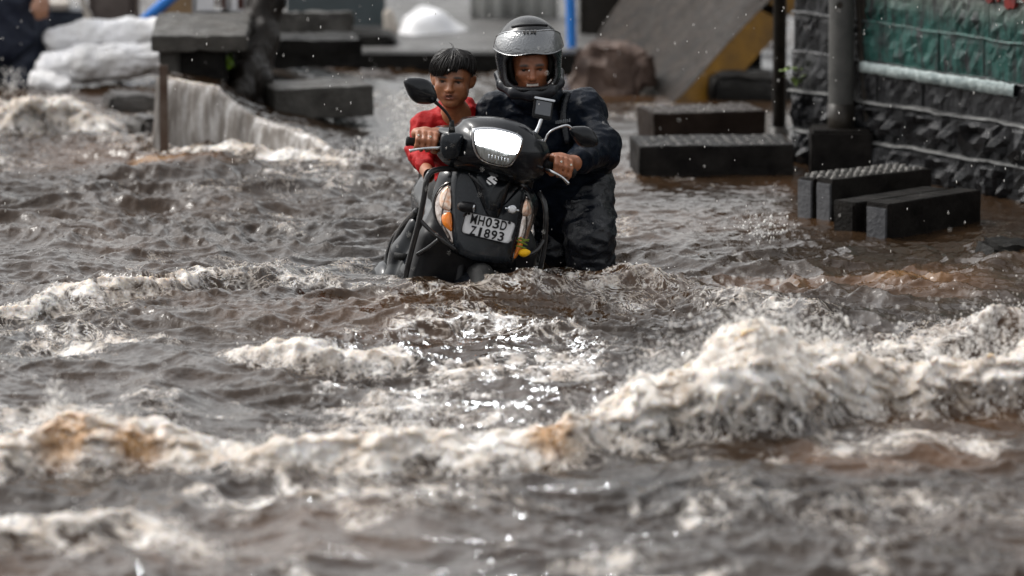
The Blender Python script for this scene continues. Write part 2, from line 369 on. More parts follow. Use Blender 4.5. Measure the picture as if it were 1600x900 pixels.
def water(x, y):
    """height, foam, mud tint with painted wave glow, sideways churn of the flood at ground points x, y"""
    ter, tm = terrace(x, y)
    X = x / 1.0
    w1 = pn2(x * 0.9, y * 0.9, 1); w2 = pn2(x * 0.9 + 7.3, y * 0.9 - 3.1, 2)
    qx = x + 0.16 * w1 + 0.05 * pn2(x * 3.1, y * 3.1, 3); qy = y + 0.16 * w2 + 0.05 * pn2(x * 3.1 + 9, y * 3.1, 4)
    # how rough: calmer in the lee of the wall on the right and on the ledge
    s_px = 800 + x * FPX / (25 + y)
    calm = sstep(900, 1060, s_px) * sstep(0.4, 1.6, y) * (1 - sstep(6.5, 8, y))
    amp = (1.0 - 0.78 * calm) * (1 - 0.75 * tm) * np.interp(y, [-60, -8, 8, 60], [0.4, 1.0, 0.8, 0.4])
    near = np.interp(y, [-8, -3.0, -0.5, 2.5, 6], [0.70, 0.72, 1.0, 1.05, 0.8])
    h = 0.055 * pn2(qx * 0.75, qy * 0.95, 5)
    r1 = 1 - np.abs(pn2(qx * 1.6, qy * 2.1, 6)); h = h + 0.052 * (r1 * r1 - 0.55)
    r2 = 1 - np.abs(pn2(qx * 3.6 + 0.6 * w1, qy * 4.6, 7)); h = h + near * 0.032 * (r2 ** 2.5 - 0.38)
    r3 = 1 - np.abs(pn2(qx * 8.0 + 0.8 * w2, qy * 10.0, 8)); h3 = near * 0.0165 * (r3 ** 2 - 0.45)
    r4 = 1 - np.abs(pn2(x * 17 + 1.6 * w2, y * 21, 9)); h4 = near * 0.0060 * (r4 ** 2 - 0.45)
    r5 = pn2(x * 40 + 2 * w1, y * 44, 10); h5 = 0.0014 * r5
    gust = 0.55 + 0.75 * sstep(-0.35, 0.45, pn2(x * 1.1 + 4, y * 0.9, 12))
    h = h * amp + (h3 + h4 + h5) * gust * (1 - 0.45 * calm) * (1 - 0.45 * tm)
    foam = np.zeros_like(x); spray = np.zeros_like(x)
    for b in BREAKERS:
        k = np.argsort(b['x']); bx, by, bH = b['x'][k], b['y'][k], b['H'][k]
        H = np.interp(x, bx, bH, left=0 if bH[0] < 0.02 else bH[0], right=0 if bH[-1] < 0.02 else bH[-1])
        if b['x'].min() < -1.2: pass
        yc = np.interp(x, bx, by) + 0.22 * b['lump'] * pn2(x * 2.0, y * 0.4, b['seed']) + 0.16 * b['lump'] * pn2(x * 5.5, y * 1.0, b['seed'] + 1)
        H = H * (1 + 0.28 * b['lump'] * pn2(x * 3.3, y * 1.4, b['seed'] + 2) + 0.28 * b['lump'] * pn2(x * 8.5, y * 4.0, b['seed'] + 3))
        t = y - yc
        prof = np.where(t < 0, np.exp(-(t / b['wf']) ** 2), 1 / (1 + (t / b['wb']) ** 2) * np.exp(-np.maximum(t - b['wb'], 0) / (b['wb'] * 1.2)))
        on = np.abs(t) < 3.0
        h = h + np.where(on, H * prof, 0)
        hs_ = np.clip(H / 0.05, 0, 1)
        ff = np.where(t < 0, np.exp(-(t / b['fw']) ** 2), np.exp(-(t / b['fb']) ** 2)) * (b['foam'] * (1.22 if b['foam'] > 0.9 else 1.08)) * hs_
        foam = np.maximum(foam, np.where(on, ff, 0)); spray = np.maximum(spray, np.where(on, ff * H, 0))
    # the big rounded heave of white water on the right
    for (px, row, rx, ry, hz, ph) in ((1178, 690, 0.255, 0.42, 0.375, 0), (1275, 668, 0.20, 0.36, 0.27, 3), (1085, 700, 0.17, 0.30, 0.225, 6)):
        c = gz(px, row); ux = (x - c[0] + 0.035 * pn2(x * 7 + ph, y * 5, 90)) / rx; uy = (y - c[1] - 0.22 + 0.04 * pn2(x * 6, y * 6 + ph, 91)) / ry
        rr = ux * ux + uy * uy; dome = hz * np.sqrt(np.maximum(1 - rr, 0)) * (1 + 0.10 * pn2(x * 9 + ph, y * 7, 92))
        kk = np.maximum(0.06 - np.abs(h - dome), 0) / 0.06; h = np.where(rr < 1, np.maximum(h, dome) + kk * kk * 0.06 * 0.25 * (rr < 0.98), h)
        fd = 1.22 * sstep(1.25, 0.85, rr); foam = np.maximum(foam, fd); spray = np.maximum(spray, 0.2 * sstep(1.1, 0.7, rr))
    # loose foam: streaks drawn out along the flow
    f1 = pn2(qx * 1.5 + 3, qy * 1.2, 14) + 0.6 * pn2(qx * 4.2, qy * 3.4, 15) + 0.35 * pn2(x * 11, y * 7, 16)
    zone = np.interp(y, [-60, -6, -4.2, -2.0, -0.6, 0.5, 3, 6], [0.3, 0.40, 0.34, 0.40, 0.30, 0.20, 0.18, 0.25])
    zone = zone * (1 - 0.72 * sstep(950, 1150, s_px) * sstep(-1.8, -0.8, y))
    foam = np.maximum(foam, np.clip(sstep(0.05, 0.9, f1) * 1.15 * (zone / 0.4) * 0.62, 0, 0.60))
    lip = tm * sstep(-1.7, -1.0, -x) * 0.35
    foam = np.maximum(foam, np.where((np.abs(y - np.interp(x, EX, EYY) - 0.03) < 0.06) & (x < -0.8) & (x > -1.62), 0.75, 0))
    foam = np.maximum(foam, 0.62 * np.exp(-((y + 0.12 + 0.1 * w1) / 0.30) ** 2) * np.exp(-((x + 0.04) / 0.50) ** 6) * sstep(-0.5, 0.5, pn2(x * 5, y * 4, 19) + 0.15))
    # white water where the fall lands
    fy = np.interp(x, EX, EYY); land = np.exp(-((y - (fy - 0.22)) / 0.16) ** 2) * sstep(-1.75, -1.5, x) * (1 - sstep(-0.8, -0.55, x))
    foam = np.maximum(foam, 0.8 * land); h = h + land * (0.02 + 0.03 * pn2(x * 8, y * 8, 18))
    mud_glow = 0.27 + 0.32 * pn2(x * 0.8, y * 0.8, 20)
    for (px, r, rx, ry, a) in AMBER_GLOW:
        c = gz(px, r); mud_glow = np.maximum(mud_glow, a * np.exp(-((x - c[0] + 0.06 * w1) / rx) ** 2 - ((y - c[1] - 0.1) / ry) ** 2))  # sunlit translucency of the waves goes into the colour here, over random silt
    # foam thinned where the painted amber glow is strong
    amb = sstep(0.45, 1.0, mud_glow); foam = foam * (1 - 0.45 * amb)
    foam = np.clip(foam, 0, 1.35); fl = sstep(0.35, 0.9, foam)
    bil = np.abs(pn2(x * 8, y * 6, 22)) + 0.5 * np.abs(pn2(x * 18, y * 13, 24)) + 0.2 * np.abs(pn2(x * 38, y * 26, 25))
    rise = np.clip(spray / 0.12, 0.15, 1.6)
    h = h + fl * rise * 0.027 * (bil - 0.35)
    dx = fl * rise * 0.012 * (pn2(x * 17, y * 13 + h * 20, 26) + 0.6 * pn2(x * 38, y * 30, 27))
    dy = fl * rise * 0.030 * (pn2(x * 15 + 5, y * 12 + h * 20, 28)) - fl * rise * 0.03 * sstep(0.05, 0.16, h)
    return h + ter, foam, mud_glow, dx, dy, spray

def seq(a, b, step): return list(np.arange(a, b - 1e-9, step))
rows = [-90, -60, -40, -28, -20, -15, -12, -10, -9, -8.4, -8] + seq(-7.6, -5.0, 0.018) + seq(-5.0, -4.3, 0.014) + seq(-4.3, -2.6, 0.010) + seq(-2.6, 2.0, 0.0135) + seq(2.0, 5.0, 0.015) + seq(5.0, 8.5, 0.022) + seq(8.5, 12, 0.05) + [12.5, 13.2, 14, 15, 17, 20, 25, 35, 50, 90]
rows = np.array(rows)
side = np.array([1.04, 1.09, 1.15, 1.22, 1.3, 1.4, 1.55, 1.75, 2.0, 2.5, 3.2, 4.5, 7, 12, 25])
cs = np.concatenate([-side[::-1], np.linspace(-1, 1, 731), side])
hwid = 0.08 * (25 + np.clip(rows, -8, 12)) * 1.08 + 0.08
GX = cs[None, :] * hwid[:, None]; GY = np.repeat(rows[:, None], len(cs), 1)
wh, wf_, wm_, wdx, wdy, wsp = water(GX, GY)
fade = 1 - sstep(3.0, 6.0, np.abs(GX)) * 0.8
WV = np.stack([GX + wdx, GY + wdy, wh * fade], -1).reshape(-1, 3)
nr, nc = GX.shape
i = np.arange(nr * nc).reshape(nr, nc)
WQ = np.stack([i[:-1, :-1].ravel(), i[:-1, 1:].ravel(), i[1:, 1:].ravel(), i[1:, :-1].ravel()], 1).astype(np.int32)
water_me = mesh_np('flood_water', WV, [WQ], True)
fattr(water_me, 'foam', wf_.ravel()); fattr(water_me, 'mud_glow', wm_.ravel())

def water_material():
    m, t, b = new_mat('flood_water')
    L = t.links.new
    geo = nd(t, 'ShaderNodeNewGeometry')
    fa = nd(t, 'ShaderNodeAttribute', attribute_name='foam'); mu = nd(t, 'ShaderNodeAttribute', attribute_name='mud_glow')
    # foam broken into bubbles and lace
    mp = nd(t, 'ShaderNodeMapping'); mp.inputs['Scale'].default_value = (1.0, 0.75, 1.0); L(geo.outputs['Position'], mp.inputs['Vector'])
    n1 = nd(t, 'ShaderNodeTexNoise', Scale=13.0, Detail=5.0, Roughness=0.58, Distortion=1.0); L(mp.outputs[0], n1.inputs['Vector'])
    vo = nd(t, 'ShaderNodeTexVoronoi', Scale=34.0, feature='DISTANCE_TO_EDGE'); L(mp.outputs[0], vo.inputs['Vector'])
    a1 = nd(t, 'ShaderNodeMath', operation='MULTIPLY_ADD'); L(n1.outputs['Fac'], a1.inputs[0]); a1.inputs[1].default_value = 2.1; a1.inputs[2].default_value = -1.10
    a2 = nd(t, 'ShaderNodeMath', operation='ADD'); L(fa.outputs['Fac'], a2.inputs[0]); L(a1.outputs[0], a2.inputs[1])
    a3 = nd(t, 'ShaderNodeMath', operation='MULTIPLY_ADD'); L(vo.outputs['Distance'], a3.inputs[0]); a3.inputs[1].default_value = -0.6; L(a2.outputs[0], a3.inputs[2])
    ms = nd(t, 'ShaderNodeMapRange', interpolation_type='SMOOTHSTEP'); L(a3.outputs[0], ms.inputs['Value'])
    ms.inputs['From Min'].default_value = 0.20; ms.inputs['From Max'].default_value = 0.80
    nl = nd(t, 'ShaderNodeTexNoise', Scale=8.0, Detail=7.0, Roughness=0.66, Distortion=1.6); L(mp.outputs[0], nl.inputs['Vector'])
    la = nd(t, 'ShaderNodeMath', operation='SUBTRACT'); L(nl.outputs['Fac'], la.inputs[0]); la.inputs[1].default_value = 0.5
    lb_ = nd(t, 'ShaderNodeMath', operation='ABSOLUTE'); L(la.outputs[0], lb_.inputs[0])
    lr = nd(t, 'ShaderNodeMapRange', interpolation_type='SMOOTHSTEP'); L(lb_.outputs[0], lr.inputs['Value']); lr.inputs['From Min'].default_value = 0.028; lr.inputs['From Max'].default_value = 0.004; lr.inputs['To Max'].default_value = 0.75
    lg = nd(t, 'ShaderNodeMapRange', interpolation_type='SMOOTHSTEP'); L(fa.outputs['Fac'], lg.inputs['Value']); lg.inputs['From Min'].default_value = 0.06; lg.inputs['From Max'].default_value = 0.35
    ll = nd(t, 'ShaderNodeMath', operation='MULTIPLY'); L(lr.outputs[0], ll.inputs[0]); L(lg.outputs[0], ll.inputs[1])
    m0 = ms; ms = nd(t, 'ShaderNodeMath', operation='MAXIMUM'); L(m0.outputs[0], ms.inputs[0]); L(ll.outputs[0], ms.inputs[1])
    # body colour: silty brown, up to amber painted for light through thin waves
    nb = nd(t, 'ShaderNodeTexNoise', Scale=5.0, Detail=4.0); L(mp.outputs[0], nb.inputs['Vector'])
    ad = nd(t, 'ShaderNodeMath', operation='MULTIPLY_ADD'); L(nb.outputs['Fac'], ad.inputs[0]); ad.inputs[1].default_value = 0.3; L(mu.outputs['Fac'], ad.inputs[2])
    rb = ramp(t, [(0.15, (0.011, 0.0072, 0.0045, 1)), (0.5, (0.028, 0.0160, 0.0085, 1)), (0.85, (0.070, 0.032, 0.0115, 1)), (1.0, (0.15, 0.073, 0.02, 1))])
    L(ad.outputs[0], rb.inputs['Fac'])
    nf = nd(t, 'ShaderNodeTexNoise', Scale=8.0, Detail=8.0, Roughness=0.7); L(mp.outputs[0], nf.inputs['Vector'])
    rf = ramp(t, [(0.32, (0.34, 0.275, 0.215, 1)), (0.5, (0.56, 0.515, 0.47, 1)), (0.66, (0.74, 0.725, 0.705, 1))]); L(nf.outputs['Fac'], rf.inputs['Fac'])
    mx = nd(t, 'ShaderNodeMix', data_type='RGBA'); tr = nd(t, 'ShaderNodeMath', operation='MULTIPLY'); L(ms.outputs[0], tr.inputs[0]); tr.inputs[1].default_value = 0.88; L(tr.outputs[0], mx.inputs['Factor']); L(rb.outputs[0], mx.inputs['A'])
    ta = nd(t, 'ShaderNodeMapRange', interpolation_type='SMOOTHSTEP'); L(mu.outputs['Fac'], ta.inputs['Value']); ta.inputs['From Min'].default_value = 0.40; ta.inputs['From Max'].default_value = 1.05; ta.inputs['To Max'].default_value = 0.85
    tm_ = nd(t, 'ShaderNodeMix', data_type='RGBA'); L(ta.outputs[0], tm_.inputs['Factor']); L(rf.outputs[0], tm_.inputs['A']); tm_.inputs['B'].default_value = (0.46, 0.24, 0.075, 1); L(tm_.outputs['Result'], mx.inputs['B'])  # foam takes on the painted amber glow too
    L(mx.outputs['Result'], b.inputs['Base Color'])
    mr = nd(t, 'ShaderNodeMapRange'); L(ms.outputs[0], mr.inputs['Value']); mr.inputs['To Min'].default_value = 0.035; mr.inputs['To Max'].default_value = 0.5
    L(mr.outputs[0], b.inputs['Roughness'])
    b.inputs['IOR'].default_value = 1.34; b.inputs['Specular IOR Level'].default_value = 0.5
    b.inputs['Subsurface Radius'].default_value = (0.05, 0.035, 0.02); b.inputs['Subsurface Scale'].default_value = 0.6
    sw = nd(t, 'ShaderNodeMath', operation='MULTIPLY'); L(ms.outputs[0], sw.inputs[0]); sw.inputs[1].default_value = 0.7; L(sw.outputs[0], b.inputs['Subsurface Weight'])
    # ripples
    mp2 = nd(t, 'ShaderNodeMapping'); mp2.inputs['Scale'].default_value = (1.0, 0.8, 1.0); L(geo.outputs['Position'], mp2.inputs['Vector'])
    r1 = nd(t, 'ShaderNodeTexNoise', Scale=30.0, Detail=2.5, Roughness=0.6, Distortion=0.8); L(mp2.outputs[0], r1.inputs['Vector'])
    bp = nd(t, 'ShaderNodeBump', Strength=0.35, Distance=0.012); L(r1.outputs['Fac'], bp.inputs['Height'])
    fb = nd(t, 'ShaderNodeTexNoise', Scale=55.0, Detail=4.0, Roughness=0.6); L(mp.outputs[0], fb.inputs['Vector'])
    fm = nd(t, 'ShaderNodeMath', operation='MULTIPLY'); L(fb.outputs['Fac'], fm.inputs[0]); L(ms.outputs[0], fm.inputs[1])
    bp2 = nd(t, 'ShaderNodeBump', Strength=0.35, Distance=0.012); L(fm.outputs[0], bp2.inputs['Height']); L(bp.outputs[0], bp2.inputs['Normal'])
    L(bp2.outputs[0], b.inputs['Normal'])
    return m
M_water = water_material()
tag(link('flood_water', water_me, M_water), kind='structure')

# ---- the ledge itself (concrete kerb wall under the fall) and the sheet of water over it
M_ledge = mat('ledge_concrete', (0.16, 0.15, 0.13), (0.09, 0.08, 0.07), rough=0.3, scale=6, bump=0.5, bscale=30)
lb = MB()
tops = [(x, y + 0.035, np.interp(x, TX, TH) - 0.03) for x, y in EDGE]
back = [(-0.7, 6.0, 0.0), (-1.60, 6.0, 0.25)]
V = []
ring = [(x, y) for x, y, z in tops] + [(-0.7, 6.0), (-1.60, 6.0)]
zt = [z for x, y, z in tops] + [0.01, 0.25]
n = len(ring)
V = [(x, y, -0.46) for x, y in ring] + [(x, y, z) for (x, y), z in zip(ring, zt)]
F = [(k, (k + 1) % n, n + (k + 1) % n, n + k) for k in range(n)] + [tuple(range(n, 2 * n))]
tag(link('pavement_ledge', MB().add(V, F).mesh('pavement_ledge'), M_ledge), kind='structure')

NS, NT = 220, 34
es = spline([np.array(e) for e in EDGE], 12); es = np.array(es); L_ = np.concatenate([[0], np.cumsum(np.linalg.norm(np.diff(es, axis=0), axis=1))])
ss = np.linspace(0, L_[-1], NS); ex = np.interp(ss, L_, es[:, 0]); ey = np.interp(ss, L_, es[:, 1])
tan = np.stack([np.gradient(ex), np.gradient(ey)], 1); tan /= np.linalg.norm(tan, axis=1)[:, None]; nor = np.stack([tan[:, 1], -tan[:, 0]], 1); nor[nor[:, 1] > 0] *= -1
tv = np.linspace(0, 1, NT)
S_, T_ = np.meshgrid(ss, tv, indexing='ij')
hh = np.interp(ex, TX, TH)[:, None] + 0.006
out_ = (-0.03 + 0.10 * np.sqrt(np.maximum(T_, 0)) * np.sqrt(hh / 0.3)) + (0.012 * pn2(S_ * 9, T_ * 1.2, 71) + 0.004 * pn2(S_ * 35, T_ * 2, 72) + 0.0015 * pn2(S_ * 90, T_ * 3, 77)) * T_ ** 0.4
Zf = hh * (1 - T_ ** 1.6) - 0.03 * T_ + 0.012 * pn2(S_ * 9, T_ * 0 + 3, 73) * (1 - T_)
FV = np.stack([ex[:, None] + nor[:, 0:1] * out_, ey[:, None] + nor[:, 1:2] * out_, Zf], -1).reshape(-1, 3)
i = np.arange(NS * NT).reshape(NS, NT)
FQ = np.stack([i[:-1, :-1].ravel(), i[:-1, 1:].ravel(), i[1:, 1:].ravel(), i[1:, :-1].ravel()], 1).astype(np.int32)
fall_me = mesh_np('falling_water', FV, [FQ[:, ::-1]], True); fattr(fall_me, 'run', S_.ravel()); fattr(fall_me, 'drop', T_.ravel())
def fall_material():
    m, t, b = new_mat('falling_water'); L = t.links.new
    a = nd(t, 'ShaderNodeAttribute', attribute_name='run'); d = nd(t, 'ShaderNodeAttribute', attribute_name='drop')
    cb = nd(t, 'ShaderNodeCombineXYZ'); L(a.outputs['Fac'], cb.inputs['X']); L(d.outputs['Fac'], cb.inputs['Y'])
    mp = nd(t, 'ShaderNodeMapping'); mp.inputs['Scale'].default_value = (24, 1.2, 1); L(cb.outputs[0], mp.inputs['Vector'])
    n = nd(t, 'ShaderNodeTexNoise', Scale=1.0, Detail=6.0, Roughness=0.65); L(mp.outputs[0], n.inputs['Vector'])
    r = ramp(t, [(0.30, (0.085, 0.068, 0.053, 1)), (0.48, (0.21, 0.19, 0.172, 1)), (0.66, (0.50, 0.487, 0.475, 1))]); L(n.outputs['Fac'], r.inputs['Fac']); L(r.outputs[0], b.inputs['Base Color'])
    b.inputs['Roughness'].default_value = 0.15; b.inputs['IOR'].default_value = 1.33
    bp = nd(t, 'ShaderNodeBump', Strength=0.55, Distance=0.012); L(n.outputs['Fac'], bp.inputs['Height']); L(bp.outputs[0], b.inputs['Normal'])
    return m
tag(link('falling_water', fall_me, fall_material()), kind='structure')
# ================================================================= STONE WALL
WA = np.array([1.434, 3.426, 0.0]); WD = np.array([0.590, -0.807, 0.0]); WD /= np.linalg.norm(WD); WN = np.array([WD[1], -WD[0], 0.0])
def wp(t, z, out=0.0): return WA + WD * t + WN * out + np.array([0, 0, z])
def wall_mat(name, paint=True):
    m, t, b = new_mat(name); L = t.links.new
    geo = nd(t, 'ShaderNodeNewGeometry'); sx = nd(t, 'ShaderNodeSeparateXYZ'); L(geo.outputs['Position'], sx.inputs[0])
    dt = nd(t, 'ShaderNodeVectorMath', operation='DOT_PRODUCT'); L(geo.outputs['Position'], dt.inputs[0]); dt.inputs[1].default_value = tuple(WD)
    tt = nd(t, 'ShaderNodeMath', operation='SUBTRACT'); L(dt.outputs['Value'], tt.inputs[0]); tt.inputs[1].default_value = float(WA @ WD)
    mp = nd(t, 'ShaderNodeMapping'); mp.inputs['Scale'].default_value = (1, 1, 0.22); L(geo.outputs['Position'], mp.inputs['Vector'])
    n1 = nd(t, 'ShaderNodeTexNoise', Scale=26.0, Detail=7.0, Roughness=0.68); L(mp.outputs[0], n1.inputs['Vector'])
    n2 = nd(t, 'ShaderNodeTexNoise', Scale=5.0, Detail=5.0); L(geo.outputs['Position'], n2.inputs['Vector'])
    stone = ramp(t, [(0.3, (0.004, 0.004, 0.005, 1)), (0.55, (0.012, 0.0125, 0.014, 1)), (0.75, (0.05, 0.05, 0.054, 1))]); L(n1.outputs['Fac'], stone.inputs['Fac'])
    def rng_(v, a, c):
        r = nd(t, 'ShaderNodeMapRange', interpolation_type='SMOOTHSTEP'); L(v, r.inputs['Value']); r.inputs['From Min'].default_value = a; r.inputs['From Max'].default_value = c; return r.outputs[0]
    def mul(a, c):
        k = nd(t, 'ShaderNodeMath', operation='MULTIPLY'); L(a, k.inputs[0])
        if isinstance(c, float): k.inputs[1].default_value = c
        else: L(c, k.inputs[1])
        return k.outputs[0]
    def mix(f, a, c):
        k = nd(t, 'ShaderNodeMix', data_type='RGBA'); L(f, k.inputs['Factor']); L(a, k.inputs['A'])
        if isinstance(c, tuple): k.inputs['B'].default_value = c
        else: L(c, k.inputs['B'])
        return k.outputs['Result']
    colr = stone.outputs[0]
    if paint:
        wob = nd(t, 'ShaderNodeMath', operation='MULTIPLY_ADD'); L(n2.outputs['Fac'], wob.inputs[0]); wob.inputs[1].default_value = 0.03; L(sx.outputs['Z'], wob.inputs[2])
        inx = rng_(tt.outputs[0], 0.19, 0.22)
        wear = rng_(n1.outputs['Fac'], 0.66, 0.40)
        green = mul(mul(inx, rng_(wob.outputs[0], 0.515, 0.525)), wear)
        colr = mix(mul(green, 0.68), colr, (0.025, 0.12, 0.10, 1))
        pale = mul(mul(inx, rng_(wob.outputs[0], 0.72, 0.92)), rng_(n1.outputs['Fac'], 0.72, 0.42)); colr = mix(mul(pale, 0.85), colr, (0.24, 0.235, 0.21, 1))
    L(colr, b.inputs['Base Color']); b.inputs['Specular IOR Level'].default_value = 0.45
    rr = nd(t, 'ShaderNodeMapRange'); L(n2.outputs['Fac'], rr.inputs['Value']); rr.inputs['From Min'].default_value = 0.3; rr.inputs['From Max'].default_value = 0.7; rr.inputs['To Min'].default_value = 0.08; rr.inputs['To Max'].default_value = 0.26
    L(rr.outputs[0], b.inputs['Roughness'])
    bp = nd(t, 'ShaderNodeBump', Strength=0.9, Distance=0.02); L(n1.outputs['Fac'], bp.inputs['Height']); L(bp.outputs[0], b.inputs['Normal'])
    return m
M_stone = wall_mat('wet_wall_stone'); M_mortar = mat('wet_mortar', (0.025, 0.025, 0.025), (0.16, 0.16, 0.155), rough=0.22, scale=14, bump=0.5, bscale=60)
wall = thing('stone_wall', 'dark wet rough stone wall with green painted band and white stripe', 'wall', tuple(wp(0, -0.46)))
winv_ = winv(wall)
core = MB()
V0, F0 = box_vf((0, 0, 0), (3.6, 0.30, 2.75)); Rw = np.stack([WD, -WN, [0, 0, 1]], 1)
core.add(V0 @ Rw.T + wp(-0.31 + 1.8, 0.90, -0.19), F0)
link('wall_core', core.mesh('wall_core'), mat('wall_core', (0.02, 0.02, 0.022), (0.04, 0.04, 0.04), rough=0.4, bump=0.5), wall, winv_)
def stone_mesh(seed):
    nx, nz = 11, 5; r = np.random.default_rng(seed); V = []; F = []
    for j in range(nz + 1):
        for k in range(nx + 1):
            u, v = k / nx, j / nz; edge = min(u, 1 - u, v * 0.55, (1 - v) * 0.55) * 2
            o = 0.014 * min(1, edge * 14) ** 0.5 + (0.011 * r.normal() * min(1, edge * 6 + 0.1)) + 0.007 * math.sin(u * 23 + seed * 2 + v * 2.5) * min(1, edge * 5)
            V.append((u - 0.5 + (0.02 * r.normal() if 0 < k < nx else 0), -max(o, 0.0), v - 0.5 + (0.02 * r.normal() if 0 < j < nz else 0)))
    W = nx + 1
    for j in range(nz):
        for k in range(nx): F.append((j * W + k, j * W + k + 1, (j + 1) * W + k + 1, (j + 1) * W + k))
    rim = [k for k in range(W)] + [j * W + nx for j in range(1, nz + 1)] + [nz * W + k for k in range(nx - 1, -1, -1)] + [j * W for j in range(nz - 1, 0, -1)]
    b0 = len(V)
    for q in rim: V.append((V[q][0], 0.10, V[q][2]))
    n = len(rim)
    for q in range(n): F.append((rim[(q + 1) % n], rim[q], b0 + q, b0 + (q + 1) % n))
    me = mesh_np('stone', np.array(V), F, False); me.materials.append(M_stone); return me
SM = [stone_mesh(k) for k in range(10)]
CH = 0.178; Z0 = -0.03 - 2 * CH
strip = []
for c in range(14):
    z0 = Z0 + c * CH; t = -0.31 - random.uniform(0, 0.2) * 0
    first = True
    while t < 3.2:
        w = random.uniform(0.24, 0.46) * (0.6 if first and c % 2 else 1); first = False
        o = bpy.data.objects.new('stone', SM[random.randrange(10)]); col.objects.link(o)
        o.parent = wall; o.matrix_parent_inverse = winv_
        p = wp(t + w / 2, z0 + CH / 2, -0.02 + random.uniform(-0.006, 0.01)); o.location = p
        o.rotation_euler = (0, 0, math.atan2(WD[1], WD[0])); flat = 0.45 if z0 > 0.30 else 1.9
        o.scale = ((w - 0.005), flat * random.uniform(0.8, 1.1), CH - 0.003)
        t += w
    mb = MB(); V = []; F = []; N = 60
    for k in range(N + 1):
        tt = -0.31 + 3.5 * k / N; jit = 0.003 * math.sin(k * 0.7 + c) + random.uniform(-0.003, 0.003); o_ = (0.018 if z0 < 0.45 else 0.002) + random.uniform(-0.012, 0.006)
        V += [wp(tt, z0 - 0.008 + jit, -0.06), wp(tt, z0 - 0.006 + jit, o_), wp(tt, z0 + 0.003 + jit, o_ - 0.004), wp(tt, z0 + 0.008 + jit, -0.06)]
    for k in range(N):
        for q in range(3): F.append((4 * k + q, 4 * k + 4 + q, 4 * k + 5 + q, 4 * k + 1 + q))
    if c: link('mortar_joint', mb.add(V, F).mesh('mortar_joint'), M_mortar if z0 < 0.45 else M_stone, wall, winv_)
# white stripe: a thick band of lime paint on a plaster lip
V = []; F = []; N = 90
for k in range(N + 1):
    tt = 0.20 + 1.05 * k / N; o_ = 0.010 + 0.003 * math.sin(k * 0.35) + random.uniform(-0.001, 0.001); lo = 0.455 + random.uniform(-0.004, 0.004) - 0.01 * (k / N); hi = 0.498 + random.uniform(-0.003, 0.003)
    V += [wp(tt, hi + 0.003, -0.02), wp(tt, hi, o_ - 0.002), wp(tt, (hi + lo) / 2 + 0.02, o_), wp(tt, lo, o_ + 0.004), wp(tt, lo - 0.004, -0.02)]
for k in range(N):
    for q in range(4): F.append((5 * k + q, 5 * k + 1 + q, 5 * k + 6 + q, 5 * k + 5 + q))
link('white_stripe', MB().add(V, F).mesh('white_stripe', True), mat('white_wall_paint', (0.46, 0.52, 0.51), (0.16, 0.20, 0.20), rough=0.3, scale=24, bump=0.7, bscale=60), wall, winv_)
M_red = mat('red_wall_paint', (0.20, 0.03, 0.025), (0.10, 0.03, 0.03), rough=0.35, scale=14)
for (ta, tb, zl, sl) in [(0.86, 0.895, 0.86, 0.01), (0.93, 0.955, 0.845, -0.01), (0.985, 1.01, 0.865, 0.0), (1.06, 1.10, 0.835, 0.0), (1.13, 1.15, 0.845, 0.02), (1.185, 1.225, 0.82, -0.02), (1.22, 1.25, 0.825, 0.03), (1.30, 1.335, 0.86, 0.0)]:
    V = [wp(ta, zl + 0.01, 0.012), wp((ta + tb) / 2, zl, 0.012), wp(tb, zl + 0.012, 0.012), wp(tb + sl, 1.02, 0.012), wp(ta + sl, 1.02, 0.012)]
    V += [v - WN * 0.06 for v in V]
    link('painted_letter', MB().add(V, [(0, 1, 2, 3, 4)] + [(k, k + 5, (k + 1) % 5 + 5, (k + 1) % 5) for k in range(5)]).mesh('painted_letter'), M_red, wall, winv_)

# ================================================================= KERB BLOCKS AND DRAIN COVERS
M_block = mat('wet_black_concrete', (0.0045, 0.004, 0.0038), (0.018, 0.016, 0.0145), rough=0.35, rough2=0.6, spec=0.07, scale=9, bump=0.7, bscale=70)
M_block_b = mat('wet_brown_concrete', (0.012, 0.008, 0.006), (0.024, 0.016, 0.012), rough=0.35, spec=0.07, rough2=0.5, scale=9, bump=0.7, bscale=70)
M_end = mat('pale_block_end', (0.045, 0.046, 0.05), (0.085, 0.086, 0.09), rough=0.4, scale=12, bump=0.6, bscale=60)
M_stud = mat('worn_studs', (0.05, 0.048, 0.045), (0.24, 0.23, 0.215), rough=0.3, scale=20, bump=0.4)
def studs(L, W, nx, ny, z, sx0=0.016, sy0=0.03, h=0.006, m=0.04):
    mb = MB()
    for i in range(nx):
        for j in range(ny):
            if random.random() < 0.12: continue
            sx, sy = sx0 * random.uniform(0.7, 1.25), sy0 * random.uniform(0.7, 1.2)
            x = -L / 2 + m + (L - 2 * m) * i / (nx - 1); y = -W / 2 + m + (W - 2 * m) * j / max(ny - 1, 1)
            V = []
            for (a, zz) in ((1.0, -0.006), (0.72, h * random.uniform(0.6, 1.1))):
                V += [(x - sx / 2 * a, y - sy / 2 * a, z + zz), (x + sx / 2 * a, y - sy / 2 * a, z + zz), (x + sx / 2 * a, y + sy / 2 * a, z + zz), (x - sx / 2 * a, y + sy / 2 * a, z + zz)]
            mb.add(V, [(4, 5, 6, 7), (0, 1, 5, 4), (1, 2, 6, 5), (2, 3, 7, 6), (3, 0, 4, 7)])
    return mb.mesh('studs')
